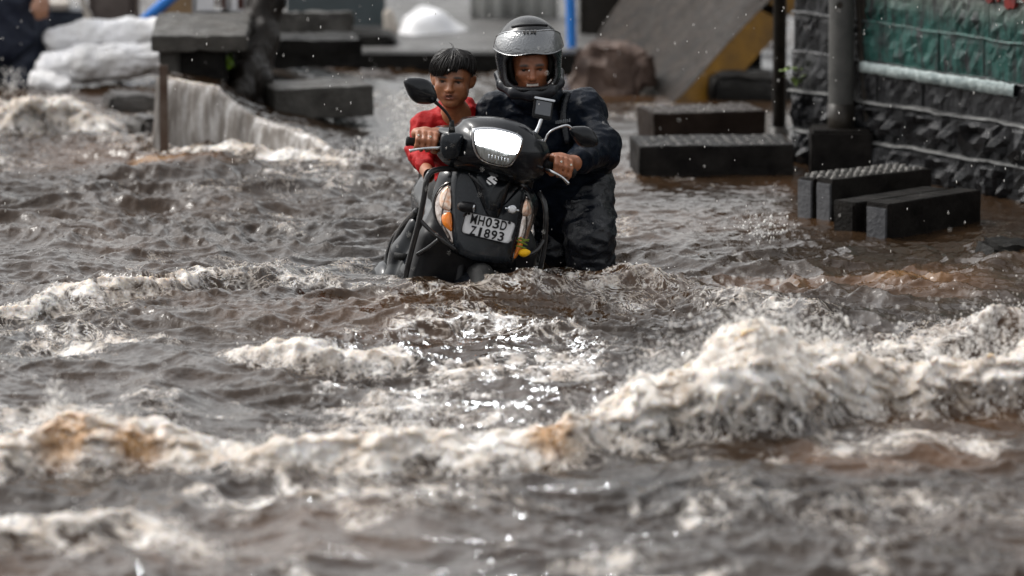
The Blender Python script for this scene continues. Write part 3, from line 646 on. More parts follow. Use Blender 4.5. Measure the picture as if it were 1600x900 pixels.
def block(name, label, cat, c, size, rz, mt, seed, stud=None, group=None, tilt=(0, 0), amp=0.007):
    o = thing(name, label, cat, tuple(c), (tilt[0], tilt[1], rz), group)
    link('body', rough_box(size, 0.026, amp, 0.0045, seed, 11.0), mt, o)
    if stud: tag(link('tread_studs', studs(size[0], size[1], stud[0], stud[1], size[2]), M_stud, o), kind='stuff')
    return o
def by_corner(P, size, rz, cx, cy):       # centre of a block from one of its corners (cx, cy = -1/1), base z
    R = rotz(rz); return np.array(P) - R @ np.array([cx * size[0] / 2, cy * size[1] / 2, 0])
sz = (0.69, 0.36, 0.50); rz = math.radians(6)
P = gz(999, 229, 0.140); P[2] = 0.140 - sz[2]
block('kerb_block', 'long black wet kerb block with rows of pale studs on top', 'kerb block', by_corner(P, sz, rz, -1, -1), sz, rz, M_block, 3, (14, 5))
sz = (0.53, 0.30, 0.52); rz = math.radians(14); P = gz(1022, 178, 0.175); P[2] = 0.175 - sz[2]
block('kerb_block', 'brown studded kerb block lying behind the long studded black one', 'kerb block', by_corner(P, sz, rz, -1, -1), sz, rz, M_block_b, 5, (10, 4))
def channel(name, label, P, L, W, ztop, rz, stud, seed, gap):
    """precast drain cover: a top slab on two legs, open channel showing at its end"""
    H = ztop + 0.46; o = thing(name, label, 'drain cover', tuple(by_corner((P[0], P[1], -0.46), (L, W, 0), rz, -1, -1)), (0, 0, rz))
    lw = (W - gap) / 2
    for s_ in (-1, 1):
        me = rough_box((L, lw, H - (0.012 if s_ > 0 else 0.0)), 0.032, 0.003, 0.004, seed + s_)
        a = link('leg', me, M_block, o); a.location = (0, s_ * (W - lw) / 2, 0)
        e = link('end_face', rough_box((0.012, lw - 0.012, H - 0.05), 0.04, 0.0015, 0.004, seed + 9), M_end if s_ < 0 or stud else M_block, a); e.location = (-L / 2 - 0.002, 0, 0.03)
    a = link('top_slab', rough_box((L - 0.05, gap + 0.02, H - 0.03), 0.05, 0.003, 0.005, seed + 4), M_block, o); a.location = (0.03, 0, 0)
    if stud: tag(link('tread_studs', studs(L, W, stud[0], stud[1], H, 0.03, 0.018, 0.007, 0.03), M_stud, o), kind='stuff')
    return o
channel('drain_cover', 'studded drain cover with pale grey ends beside the foot of the stone wall', gz(1301, 281, 0.180), 0.56, 0.225, 0.180, math.radians(38), (13, 5), 21, 0.02)
channel('drain_cover', 'plain dark drain cover with open channel end lying nearest the stone wall', gz(1388, 319, 0.142), 0.60, 0.30, 0.142, math.radians(46), None, 31, 0.06)

# ================================================================= POLES
M_steel = mat('painted_pole', (0.05, 0.05, 0.048), (0.085, 0.083, 0.078), rough=0.4, scale=10, bump=0.2)
M_black = mat('black_wet_metal', (0.012, 0.011, 0.010), (0.03, 0.025, 0.02), rough=0.28, scale=12, bump=0.3)
pb = at(1315, 270, 3.18)
o = thing('street_pole', 'thick grey steel pole standing on a black concrete base before the wall', 'pole', (pb[0], pb[1], -0.46))
pi = winv(o); px_, py_ = pb[0], pb[1] + 0.10
link('shaft', tube([(px_, py_, 0.1), (px_, py_, 0.32), (px_ - 0.004, py_, 3.6)], 0.057, 28).mesh('shaft', True), M_steel, o, pi)
link('collar', tube([(px_, py_, 0.15), (px_, py_, 0.31)], 0.0605, 28).mesh('collar', True), M_black, o, pi)
hp = at(1312, 8, py_ - 0.0585)
link('bolt_hole', tube([hp, hp + np.array([0, 0.012, 0])], 0.0145, 14).mesh('bolt_hole'), M_black, o, pi)
bs = link('base', rough_box((0.275, 0.24, 0.66), 0.04, 0.006, 0.012, 8), M_block, o); bs.location = (0.0, 0.10, 0.0)
for k, (dx, fl) in enumerate(((0.075, 0.05), (0.098, 0.09), (0.118, 0.10))):
    link('cable', tube([(px_ + dx + fl, py_ - 0.04, 0.17), (px_ + dx + fl * 0.55, py_ - 0.02, 0.36), (px_ + dx + 0.01, py_, 0.62), (px_ + dx - 0.01, py_, 1.2), (px_ + dx - 0.01, py_, 3.5)], [0.011, 0.013, 0.014, 0.014, 0.014], 8, None, 5).mesh('cable', True), M_black, o, pi)
q = gz(1217, 208, 0.0)
o = thing('thin_pole', 'thin black pole behind the studded kerb blocks near the wall end', 'pole', (q[0], q[1], -0.46))
link('shaft', tube([(q[0], q[1], -0.46), (q[0] + 0.004, q[1], 3.2)], 0.032, 18).mesh('shaft', True), M_black, o, winv(o))
link('foot_plate', tube([(q[0], q[1], -0.46), (q[0], q[1], 0.03)], 0.05, 18).mesh('foot_plate', True), M_black, o, winv(o))
M_blue = mat('blue_pipe', (0.03, 0.16, 0.52), (0.05, 0.22, 0.60), rough=0.3, scale=5)
a, b = at(894, 88, 7.4), at(888, -120, 7.4)
o = thing('blue_pipe', 'upright blue pipe behind the rider in the helmet', 'pipe', (a[0], a[1], 0.0))
link('pipe', tube([a + np.array([0.012, 0, -0.05]), a, a + (b - a) * 0.25, b], [0.012, 0.022, 0.026, 0.026], 14, None, 4).mesh('pipe', True), M_blue, o, winv(o))
a, b = at(222, 36, 7.0), at(330, -60, 7.2)
o = thing('blue_pipe', 'slanting blue pipe resting on the white bundles', 'pipe', tuple(a))
link('pipe', tube([a, b], 0.030, 14).mesh('pipe', True), M_blue, o, winv(o))
a, b = at(259, 242, 3.93), at(259, 98, 3.93)
o = thing('steel_post', 'short rusty steel angle post at the edge of the falling water', 'post', (a[0], a[1], -0.46))
M_rust = mat('rusty_steel', (0.055, 0.032, 0.022), (0.11, 0.085, 0.07), rough=0.4, scale=16, bump=0.5)
mb = MB(); zt = b[2]
for (cx, cy, sx_, sy_) in ((0, 0, 0.034, 0.008), (-0.017, 0.02, 0.008, 0.04)):
    V, F = box_vf((a[0] + cx, a[1] + cy - 0.10, (zt - 0.46) / 2), (sx_, sy_, zt + 0.46)); mb.add(V, F)
link('angle_iron', mb.mesh('angle_iron'), M_rust, o, winv(o))

# ================================================================= LEFT BANK: pedestal, blocks, tree, bundles, rocks
M_conc = mat('old_concrete', (0.032, 0.030, 0.027), (0.085, 0.08, 0.073), rough=0.35, rough2=0.6, scale=8, bump=0.8, bscale=55)
M_conc_d = mat('dark_concrete', (0.005, 0.0045, 0.0045), (0.018, 0.017, 0.015), rough=0.4, spec=0.08, rough2=0.55, scale=8, bump=0.8, bscale=55)
c = at(310, 128, 4.35)
o = thing('pedestal', 'dark concrete pedestal with broad chipped cap above the falling water', 'pedestal', (c[0], 4.45, 0.20))
link('body', rough_box((0.26, 0.32, 0.27), 0.03, 0.007, 0.012, 41), M_conc_d, o)
k = link('cap', rough_box((0.44, 0.60, 0.075), 0.022, 0.010, 0.006, 42, 11), M_conc, o); k.location = (0.01, 0.06, 0.25); k.rotation_euler = (math.radians(4), 0, 0)
k = link('corner_pier', rough_box((0.09, 0.10, 0.22), 0.03, 0.010, 0.014, 43), M_conc, o); k.location = (-0.13, -0.14, 0.06)
# frame standing behind the pedestal
f0 = at(345, 22, 5.2)
o = thing('barrier_frame', 'white and grey metal barrier frame behind the dark pedestal cap', 'barrier', (f0[0], f0[1], 0.2))
M_white = mat('white_sheet_paint', (0.72, 0.72, 0.74), (0.60, 0.60, 0.62), rough=0.4, scale=6)
M_grey = mat('galvanised', (0.30, 0.30, 0.31), (0.42, 0.42, 0.43), rough=0.35, metal=0.6, scale=10)
pf = winv(o); zb = f0[2]
V, F = box_vf((f0[0], f0[1], zb + 0.005), (0.27, 0.03, 0.03)); link('bottom_rail', MB().add(V, F).mesh('bottom_rail'), M_grey, o, pf)
for xx, ww, mt_ in ((-0.075, 0.085, M_white), (0.035, 0.022, M_grey), (0.065, 0.03, M_white)):
    V, F = box_vf((f0[0] + xx, f0[1], zb + 0.32), (ww, 0.022, 0.60)); link('panel', MB().add(V, F).mesh('panel'), mt_, o, pf)
for xx in (-0.125, 0.12):
    V, F = box_vf((f0[0] + xx, f0[1], zb / 2 - 0.05), (0.022, 0.022, zb + 0.3)); link('leg', MB().add(V, F).mesh('leg'), M_grey, o, pf)
V = rough_box((0.045, 0.045, 0.045), 0.02, 0.004, 0.01, 3, 20, 0.5); k = link('hinge', V, M_black, o, pf); k.location = (f0[0] + 0.02, f0[1] - 0.03, zb - 0.015)

sz = (0.465, 0.36, 0.145); rz = math.radians(13); P = gz(431, 176, 0.135); zb = P[2]
block('concrete_block', 'large wet concrete block with light worn top lying on the water covered ledge', 'concrete block', by_corner((P[0], P[1], 0.10), sz, rz, -1, -1) + np.array([0, 0, 0.0]), sz, rz, M_conc, 51, tilt=(0, math.radians(-1.5)), amp=0.006)
sz = (0.50, 0.34, 0.13); rz = math.radians(8); P = at(404, 110, 5.3)
block('concrete_slab', 'dark concrete slab leaning behind the large wet block', 'concrete slab', by_corner((P[0], 5.25, P[2] + 0.015), sz, rz, -1, -1), sz, rz, M_conc_d, 53, amp=0.012)
sz = (0.40, 0.30, 0.15); P = at(424, 62, 5.9)
block('concrete_slab', 'upper grey broken slab at the back of the block pile', 'concrete slab', by_corner((P[0], 5.85, P[2] - 0.03), sz, 0.05, -1, -1), sz, 0.05, M_conc, 55, tilt=(math.radians(-6), 0), amp=0.018)
# tree foot
M_bark = mat('wet_bark', (0.008, 0.0065, 0.0055), (0.022, 0.018, 0.015), rough=0.4, scale=14, stretch=(1, 1, 0.35), bump=1.0, bscale=30)
s = SDF((-1.75, 4.2, -0.1), (-0.9, 5.4, 2.2), 0.014)
def T(px, py, Y): return at(px, py, Y)
s.chain([T(424, -600, 4.95), T(424, -150, 4.95), T(416, 0, 4.9), T(398, 60, 4.85), T(384, 120, 4.8)], [0.06, 0.068, 0.080, 0.095, 0.11], 0.05)
for q in ([(405, 55, 4.8), (372, 85, 4.7), (352, 120, 4.6), (340, 160, 4.55)], [(410, 70, 4.8), (385, 110, 4.55), (375, 150, 4.4), (370, 180, 4.38)], [(400, 80, 4.9), (402, 130, 4.6), (398, 175, 4.5)]):
    s.chain([T(*p) for p in q], [0.07, 0.06, 0.055, 0.05][:len(q)], 0.05)
V, Q = s.nets(); N = vnormals(V, Q); V = V + N * (0.016 * pn3(V * np.array([22, 22, 5]), 3) + 0.007 * pn3(V * 45, 4))[:, None]
tf = T(410, 165, 4.75)
o = thing('tree', 'black wet tree foot with gnarled roots between pedestal and block pile', 'tree', (tf[0], tf[1], 0.1))
link('trunk', mesh_np('trunk', V, [Q]), M_bark, o, winv(o))
M_leaf = mat('fresh_leaf', (0.22, 0.34, 0.03), (0.10, 0.20, 0.02), rough=0.35, scale=30)
M_leaf2 = mat('grey_leaf', (0.25, 0.33, 0.10), (0.12, 0.19, 0.06), rough=0.35, scale=30)
def plant(name, label, c, n, size, spread, m, seed):
    r = np.random.default_rng(seed); o = thing(name, label, 'plant', tuple(c)); pi = winv(o); st = MB()
    for k in range(3): 
        e = c + np.array([r.normal(0, spread * 0.5), r.normal(0, spread * 0.4) - 0.02, spread * r.uniform(0.8, 1.6)]); tube([c, (c + e) / 2 + r.normal(0, 0.01, 3), e], 0.0025, 5, st)
    link('stem', st.mesh('stem'), M_bark, o, pi); mb = MB()
    for k in range(n):
        p = c + np.array([r.normal(0, spread), r.normal(0, spread * 0.7) - 0.03, r.uniform(-0.2, 1.7) * spread]); d = r.normal(size=3); d[1] -= 0.6; d /= np.linalg.norm(d); x, y, d = frame_of(d); L = size * r.uniform(0.6, 1.3); w = L * 0.3
        V = [p, p + d * L * 0.45 + x * w + y * w * 0.3, p + d * L, p + d * L * 0.45 - x * w + y * w * 0.3, p + d * L * 0.5]
        mb.add(V, [(0, 1, 4), (1, 2, 4), (2, 3, 4), (3, 0, 4)])
    tag(link('leaves', mb.mesh('leaves', True), m, o, pi), kind='stuff'); return o
plant('small_plant', 'bright green sprig sprouting from the black tree foot', at(356, 98, 4.42), 26, 0.035, 0.026, M_leaf, 5)
plant('small_plant', 'pale weed growing from the stone wall beside the poles', wp(-0.24, 0.37, 0.02) , 16, 0.045, 0.04, M_leaf2, 8)
# white plastic bundles
M_plastic = mat('white_plastic', (0.74, 0.74, 0.76), (0.60, 0.59, 0.58), rough=0.35, scale=7, bump=0.5, bscale=24)
def bundle(name, label, pts, rad, seed, sag=0.0):
    P = [at(*p) for p in pts]; lo = np.min(P, axis=0) - max(rad) * 1.6; hi = np.max(P, axis=0) + max(rad) * 1.6
    s = SDF(lo, hi, 0.010); s.chain(P, rad, 0.05); V, Q = s.nets(); N = vnormals(V, Q)
    w = 1 - np.abs(pn3(V * np.array([10, 10, 22]) + seed, seed)); V = V + N * (0.016 * (w ** 2 - 0.5) + 0.008 * pn3(V * 34, seed + 1))[:, None]; V = relax(V, Q, 1)
    o = tag(link(name, mesh_np(name, V, [Q]), M_plastic), label, 'bundle', 'white bundles piled in the water')
    return o
bundle('plastic_bundle', 'upper white plastic wrapped bundle, on top of the other one', [(88, 62, 6.3), (140, 57, 6.3), (200, 54, 6.3), (270, 50, 6.3)], [0.062, 0.072, 0.070, 0.070], 3)
bundle('plastic_bundle', 'lower white plastic wrapped bundle half in the flood', [(78, 106, 6.15), (130, 100, 6.15), (190, 96, 6.15), (270, 88, 6.15)], [0.072, 0.085, 0.082, 0.075], 9)
bundle('plastic_bag', 'small crumpled pale bag at the left end of the white bundles', [(52, 124, 6.05), (70, 128, 6.05), (100, 134, 6.0)], [0.030, 0.045, 0.04], 15)['group'] = 'white bundles piled in the water'
M_rock = mat('wet_rock', (0.045, 0.042, 0.04), (0.10, 0.095, 0.09), rough=0.3, scale=9, bump=0.9, bscale=40)
M_rock2 = mat('brown_rock', (0.028, 0.016, 0.012), (0.13, 0.09, 0.072), rough=0.5, scale=7, bump=0.9, bscale=40)
def rock(label, px, row, z, size, seed, m, rz=0.0, name='rock', tilt=0.0):
    c = gz(px, row, z); me = rough_box(size, 0.03, min(size) * 0.10, 0.02, seed, 6.0 / max(size), 0.55); o = link(name, me, m); o.location = (c[0], c[1] + size[1] / 2, z - size[2] * 0.45); o.rotation_euler = (tilt, 0.1, rz)
    return tag(o, label, 'rock')
rock('flat dark rock awash behind the rusty post', 205, 172, 0.0, (0.30, 0.25, 0.13), 61, M_rock, 0.2)
rock('small dark rock just left of the rusty post', 228, 212, 0.0, (0.17, 0.2, 0.15), 62, M_rock, 0.5)
rock('big pinkish brown boulder in front of the tilted slab', 948, 150, 0.0, (0.37, 0.34, 0.42), 63, M_rock2, -0.3, 'boulder', -0.15)
rock('low dark wet boulder at the right edge of the flood', 1590, 412, 0.0, (0.30, 0.3, 0.13), 64, M_conc_d, 0.2, 'boulder')
rock('small pale stone at the foot of the tilted slab', 1014, 152, 0.0, (0.085, 0.09, 0.07), 65, M_conc, 0.4)
rock('dark rubble heap under the yellow edge of the tilted slab', 1160, 158, 0.0, (0.45, 0.5, 0.22), 66, M_conc_d, 0.2, 'rubble_heap')

# tilted slab with yellow side
BR, BL, TR, TL = at(1052, 160, 5.75), at(905, 97, 7.2), at(1335, -150, 6.7), at(1098, -195, 8.2)
Dv = np.array([0.145, 0.06, -0.075])
n = 28; V = []; F = []
for i in range(n + 1):
    for j in range(n + 1):
        u, v = i / n, j / n; p = (BL * (1 - u) + BR * u) * (1 - v) + (TL * (1 - u) + TR * u) * v
        nn = np.array([-0.35, -0.8, 0.5]); V.append(p + nn * (0.035 * float(pn2(u * 5, v * 3, 81)) + 0.05 * math.sin(u * math.pi) * (1 - v) * -1 + 0.012 * float(pn2(u * 16, v * 4, 82))))
for i in range(n):
    for j in range(n): F.append((i * (n + 1) + j, (i + 1) * (n + 1) + j, (i + 1) * (n + 1) + j + 1, i * (n + 1) + j + 1))
o = thing('tilted_slab', 'large scratched grey brown slab tilted up with a yellow painted side', 'slab', (float(BR[0]), float(BR[1]), 0.0)); pi = winv(o)
M_slab = mat('scratched_slab', (0.0025, 0.002, 0.0016), (0.032, 0.023, 0.017), rough=0.35, rough2=0.6, spec=0.08, scale=6, stretch=(3.0, 3.0, 0.45), bump=0.8, bscale=26)
link('face', MB().add(V, F).mesh('face', True), M_slab, o, pi)
M_yel = mat('yellow_paint', (0.20, 0.098, 0.008), (0.08, 0.042, 0.010), rough=0.35, scale=7, bump=0.5, bscale=30)
rim = [V[n * (n + 1) + j] for j in range(n + 1)]
for (j0, j1, off) in ((0, 13, 0.0), (14, n, 0.01)):
    mb = MB(); V2 = []
    for j in range(j0, j1 + 1): 
        e = 1.0 if j > 2 else 0.75 + 0.12 * j
        V2 += [rim[j] + Dv * 0.02 + np.array([off, 0, 0]), rim[j] + Dv * e + np.array([off, 0, 0]), rim[j] + Dv * e + np.array([off, 0.06, 0.0]), rim[j] + Dv * 0.02 + np.array([off, 0.06, 0])]
    m_ = j1 - j0
    F2 = [(4 * k + a, 4 * k + (a + 1) % 4, 4 * k + 4 + (a + 1) % 4, 4 * k + 4 + a) for k in range(m_) for a in range(4)] + [(3, 2, 1, 0), (4 * m_, 4 * m_ + 1, 4 * m_ + 2, 4 * m_ + 3)]
    link('side_plate', mb.add(V2, F2).mesh('side_plate'), M_yel, o, pi)
# plain back of the slab so it is a solid thing
Vb = [BL, BR, TR, TL]; Vb2 = [p + Dv * 0.9 + np.array([0, 0.07, 0]) for p in Vb]; Vb1 = [p + np.array([0.0, 0.08, -0.05]) for p in Vb]
link('back_plate', MB().add(Vb1 + Vb2, [(0, 3, 2, 1), (4, 5, 6, 7), (0, 1, 5, 4), (1, 2, 6, 5), (2, 3, 7, 6), (3, 0, 4, 7)]).mesh('back_plate'), M_slab, o, pi)

# ================================================================= FAR SIDE OF THE STREET (soft in the photo)
M_pave = mat('wet_pavement', (0.07, 0.068, 0.066), (0.12, 0.118, 0.115), rough=0.35, rough2=0.6, scale=4, bump=0.3)
k0 = gz(560, 110, 0.0); k1 = gz(905, 104, 0.0)
V, F = box_vf((0.1, 11.2, -0.19), (2.3, 8.2, 0.54)); tag(link('far_pavement', MB().add(V, F).mesh('far_pavement'), M_pave), kind='structure')
V, F = box_vf((0.1, 7.04, -0.185), (2.31, 0.14, 0.56)); tag(link('far_kerb', MB().add(V, F).mesh('far_kerb'), M_conc_d), kind='structure')
def boxthing(name, label, cat, px, row, Y, size, m, seed, rz=0.0, z=None, rnd=0.0, amp=0.005):
    p = at(px, row, Y); o = link(name, rough_box(size, max(size) / 12, amp, min(size) * 0.15, seed, 6, rnd), m); o.location = (p[0], p[1], p[2] if z is None else z); o.rotation_euler = (0, 0, rz); return tag(o, label, cat)
M_teal = mat('dark_teal_sheet', (0.055, 0.068, 0.072), (0.085, 0.10, 0.105), rough=0.35, scale=4)
boxthing('metal_sheet', 'flat dark grey blue metal sheet standing behind the block pile', 'sheet', 525, 62, 8.4, (0.52, 0.05, 0.75), M_teal, 71, z=0.06)
boxthing('stone_bench', 'low rounded dark grey stone bench before the metal sheet', 'bench', 550, 84, 7.6, (0.46, 0.35, 0.115), M_conc_d, 72, rnd=0.25)
bundle_o = None
s = SDF((-0.75, 7.6, 0.0), (0.1, 9.2, 0.55), 0.014)
A = at(640, 45, 8.2); B = at(720, 60, 8.2)
s.ell(at(668, 50, 8.2), (0.15, 0.22, 0.13), k=0.08).ell(at(694, 72, 8.2), (0.20, 0.25, 0.10), k=0.08).ell(at(650, 66, 8.1), (0.10, 0.2, 0.12), k=0.06)
V, Q = s.nets(); N = vnormals(V, Q); V = V + N * (0.02 * pn3(V * np.array([9, 9, 6]), 5))[:, None]
c = at(670, 86, 8.2); tag(link('plastic_cover', mesh_np('plastic_cover', V, [Q]), M_plastic), 'white plastic sheet draped over a heap behind the boy', 'cover')
M_beige = mat('beige_sack', (0.42, 0.38, 0.33), (0.30, 0.27, 0.24), rough=0.6, scale=6)
s = SDF((-0.9, 7.6, 0.0), (-0.2, 8.6, 0.6), 0.014); s.cap(at(607, 22, 8.1), at(618, 82, 8.1), 0.03, 0.05, 0.03); V, Q = s.nets()
tag(link('beige_sack', mesh_np('beige_sack', V, [Q]), M_beige), 'narrow beige sack leaning beside the white plastic cover', 'sack')
# ribbed pale sheet
V = []; F = []; n = 80; p0, p1 = at(735, 66, 8.7), at(872, 60, 8.8)
for k in range(n + 1):
    f = k / n; p = p0 * (1 - f) + p1 * f; w = 0.018 * math.sin(f * 34) + 0.02 * math.sin(f * 13 + 1)
    for zz in (0.05, 0.9): V += [(p[0], p[1] + w, zz), (p[0], p[1] + w + 0.012, zz)]
for k in range(n):
    a = 4 * k; F += [(a, a + 4, a + 6, a + 2), (a + 1, a + 3, a + 7, a + 5), (a + 2, a + 6, a + 7, a + 3), (a, a + 1, a + 5, a + 4)]
M_ribbed = mat('pale_tarpaulin', (0.72, 0.72, 0.69), (0.48, 0.48, 0.46), rough=0.5, scale=6, stretch=(1.5, 1.5, 0.2))
tag(link('hanging_tarpaulin', MB().add(V, F).mesh('hanging_tarpaulin', True), M_ribbed), 'pale pleated tarpaulin hanging behind the rider in the helmet', 'tarpaulin')
boxthing('black_drum', 'black drum in shadow between blue pipe and tilted slab', 'drum', 938, 92, 8.1, (0.22, 0.3, 0.9), M_black, 74, z=-0.3, rnd=0.2)
boxthing('dark_crate', 'dark crate behind the left end of the white bundles', 'crate', 95, 44, 8.0, (0.32, 0.25, 0.24), mat('dark_navy_plastic', (0.02, 0.024, 0.035), (0.04, 0.045, 0.055), rough=0.4), 75, z=-0.03)
boxthing('pale_tray', 'pale shallow tray lying on the dark crate', 'tray', 85, 14, 8.0, (0.15, 0.2, 0.035), M_beige, 76, z=0.213)
boxthing('grey_brown_bin', 'round grey brown bin behind the white bundles', 'bin', 178, 46, 8.2, (0.26, 0.26, 0.45), mat('grey_brown_plastic', (0.07, 0.055, 0.05), (0.13, 0.11, 0.10), rough=0.5), 77, z=-0.05, rnd=0.4)
boxthing('cardboard_box', 'brown cardboard box behind the slanting blue pipe', 'box', 284, 30, 8.3, (0.20, 0.2, 0.32), mat('cardboard', (0.30, 0.20, 0.11), (0.22, 0.15, 0.09), rough=0.7), 78, z=-0.02)
boxthing('brown_post', 'dark reddish brown timber panel behind the barrier frame', 'panel', 378, 24, 6.8, (0.20, 0.06, 0.8), mat('red_brown_timber', (0.05, 0.022, 0.018), (0.08, 0.04, 0.035), rough=0.5), 79, z=-0.1)
q = [at(127, -40, 7.4), at(130, 5, 7.4), at(138, 25, 7.4), at(138, 42, 7.4)]
tag(link('tied_rag', tube(q, [0.016, 0.014, 0.02, 0.034], 10, None, 5).mesh('tied_rag', True), M_beige), 'pale twisted rag hanging down onto the white bundles', 'rag')
# ================================================================= SCOOTER
LEAN, YAW = math.radians(11.5), math.radians(10)
SR = rotz(YAW) @ roty(LEAN)                     # columns: scooter right-in-view, back, up
S0 = at(768, 330, -0.33)
scooter = thing('scooter', 'black motor scooter with lit headlight leaning over in the flood', 'scooter', tuple(S0), tuple(Matrix(SR.tolist()).to_euler()))
def lp(px, py, w=0.0):
    """photo point on the plane a distance w behind the front of the scooter, in scooter coordinates"""
    d = SR.T @ ray(px, py); o = SR.T @ (CAM - S0); t = (w - o[1]) / d[1]; return o + d * t
def curv(u, v): return 1.6 * u * u + 0.22 * v          # front shield: bowed and raked back
def panel(name, outline, w0, bulge, depth, m, parent=scooter, smooth=5, rings=7, cf=curv, power=2.2, inset=0.10, flat=False):
    P = np.array([lp(x, y, w0) for x, y in outline]); P2 = P[:, [0, 2]]
    if smooth: P2 = np.array(spline(P2, smooth, True))
    c = P2.mean(axis=0); n = len(P2); V = []; F = []
    def pt(q, dz): return (q[0], w0 + (cf(q[0], q[1]) if cf else 0) + dz, q[1])
    for t in np.linspace(1, 0.12, rings):
        for q in P2:
            e = c + (q - c) * t; V.append(pt(e, -bulge * (1 - t ** power)))
    V.append(pt(c, -bulge)); ctr = len(V) - 1
    for i in range(rings - 1):
        for k in range(n): F.append((i * n + k, i * n + (k + 1) % n, (i + 1) * n + (k + 1) % n, (i + 1) * n + k))
    for k in range(n): F.append(((rings - 1) * n + k, (rings - 1) * n + (k + 1) % n, ctr))
    b0 = len(V)
    for s_ in (0.35, 1.0):
        for q in P2:
            e = c + (q - c) * (1 - inset * s_ * s_); V.append(pt(e, depth * s_))
    for k in range(n):
        k2 = (k + 1) % n; F.append((k2, k, b0 + k, b0 + k2)); F.append((b0 + k2, b0 + k, b0 + n + k, b0 + n + k2))
    F.append(tuple(b0 + n + k for k in range(n)))
    me = MB().add(V, F).mesh(name, True); o = link(name, me, m, parent); bm = bmesh.new(); bm.from_mesh(me); bmesh.ops.recalc_face_normals(bm, faces=list(bm.faces)); bm.to_mesh(me); bm.free()
    me.polygons.foreach_set('use_smooth', np.ones(len(me.polygons), bool)); return o
def stube(name, pts, r, m, parent=scooter, seg=12, sm=6): return link(name, tube([np.array(p) for p in pts], r, seg, None, sm).mesh(name, True), m, parent)

M_body = mat('gloss_black_paint', (0.004, 0.005, 0.007), (0.007, 0.008, 0.010), rough=0.14, rough2=0.26, scale=30, coat=0.2, spec=0.2)
M_body2 = mat('dark_grey_metallic', (0.009, 0.011, 0.014), (0.015, 0.018, 0.022), rough=0.18, rough2=0.3, scale=30, coat=0.25)
M_trim = mat('black_plastic', (0.006, 0.006, 0.007), (0.011, 0.011, 0.012), rough=0.38, scale=30, bump=0.1)
M_rubber = mat('black_rubber', (0.010, 0.010, 0.010), (0.02, 0.02, 0.02), rough=0.6, scale=30, bump=0.3, bscale=150)
M_chrome = mat('chrome', (0.55, 0.56, 0.58), (0.40, 0.41, 0.43), rough=0.14, metal=1.0, scale=20)
M_bar = mat('guard_bar_black', (0.012, 0.012, 0.013), (0.022, 0.022, 0.023), rough=0.14, scale=20, coat=0.5)
M_platewhite = mat('plate_white', (0.72, 0.73, 0.75), (0.60, 0.61, 0.63), rough=0.3, scale=14)
M_ink = mat('plate_ink', (0.012, 0.012, 0.014), (0.016, 0.016, 0.018), rough=0.4)
M_amber_l = mat('amber_lens', (0.75, 0.22, 0.02), (0.55, 0.13, 0.01), rough=0.12, scale=40, coat=0.8)
M_clear = mat('clear_reflector', (0.55, 0.50, 0.47), (0.20, 0.14, 0.11), rough=0.08, metal=0.85, scale=55, coat=1.0)
def lamp_mat():
    m, t, b = new_mat('headlight_lit'); b.inputs['Base Color'].default_value = (0.9, 0.92, 0.95, 1); b.inputs['Emission Color'].default_value = (0.93, 0.97, 1.0, 1); b.inputs['Emission Strength'].default_value = 9.0; b.inputs['Roughness'].default_value = 0.1; return m
M_lamp = lamp_mat()

# --- front shield
panel('front_shield', [(704, 268), (760, 268), (822, 288), (846, 318), (838, 350), (812, 404), (795, 418), (752, 410), (712, 396), (694, 380), (680, 330), (688, 290)], 0.03, 0.035, 0.10, M_body)
panel('centre_panel', [(712, 270), (742, 272), (758, 330), (800, 338), (812, 300), (822, 300), (812, 352), (798, 402), (786, 410), (716, 395), (709, 340)], 0.0, 0.012, 0.03, M_body2, smooth=3)
np_ = panel('nose_panel', [(738, 270), (796, 276), (800, 290), (784, 330), (776, 342), (764, 340), (756, 326), (744, 292)], -0.012, 0.030, 0.03, M_body)
# ridge lines down the nose
panel('nose_inlay', [(748, 274), (778, 277), (776, 300), (770, 326), (762, 325), (754, 298)], -0.030, 0.012, 0.02, M_body2, parent=np_, smooth=3)
# emblem: two slanted bars with hooked ends, forming an S
def flat_poly(name, polys, w, m, parent, th=0.003, cf=None):
    mb = MB()
    for pl in polys:
        P = [lp(x, y, w) for x, y in pl]
        P = [np.array([p[0], w + (cf(p[0], p[2]) if cf else 0), p[2]]) for p in P]; n = len(P)
        mb.add([p for p in P] + [p + np.array([0, th, 0]) for p in P], [tuple(range(n))] + [(k, (k + 1) % n, n + (k + 1) % n, n + k) for k in range(n)])
    return link(name, mb.mesh(name), m, parent)
e_cf = lambda u, v: curv(u, v)
M_emblem = mat('emblem_silver', (0.80, 0.81, 0.83), (0.70, 0.71, 0.73), rough=0.2, scale=20)
flat_poly('emblem', [[(763, 281), (770.5, 276.5), (775, 279.5), (771.5, 281.3), (778.5, 287), (774.5, 289.8), (765.5, 282.5)],
                     [(779.5, 283.5), (774.8, 277.2), (772.0, 278.2), (776.2, 281.0), (775.0, 282.4)],
                     [(762.3, 283.0), (770.0, 289.2), (766.8, 290.3), (762.8, 286.8)]], -0.068, M_emblem, scooter, 0.004, e_cf)
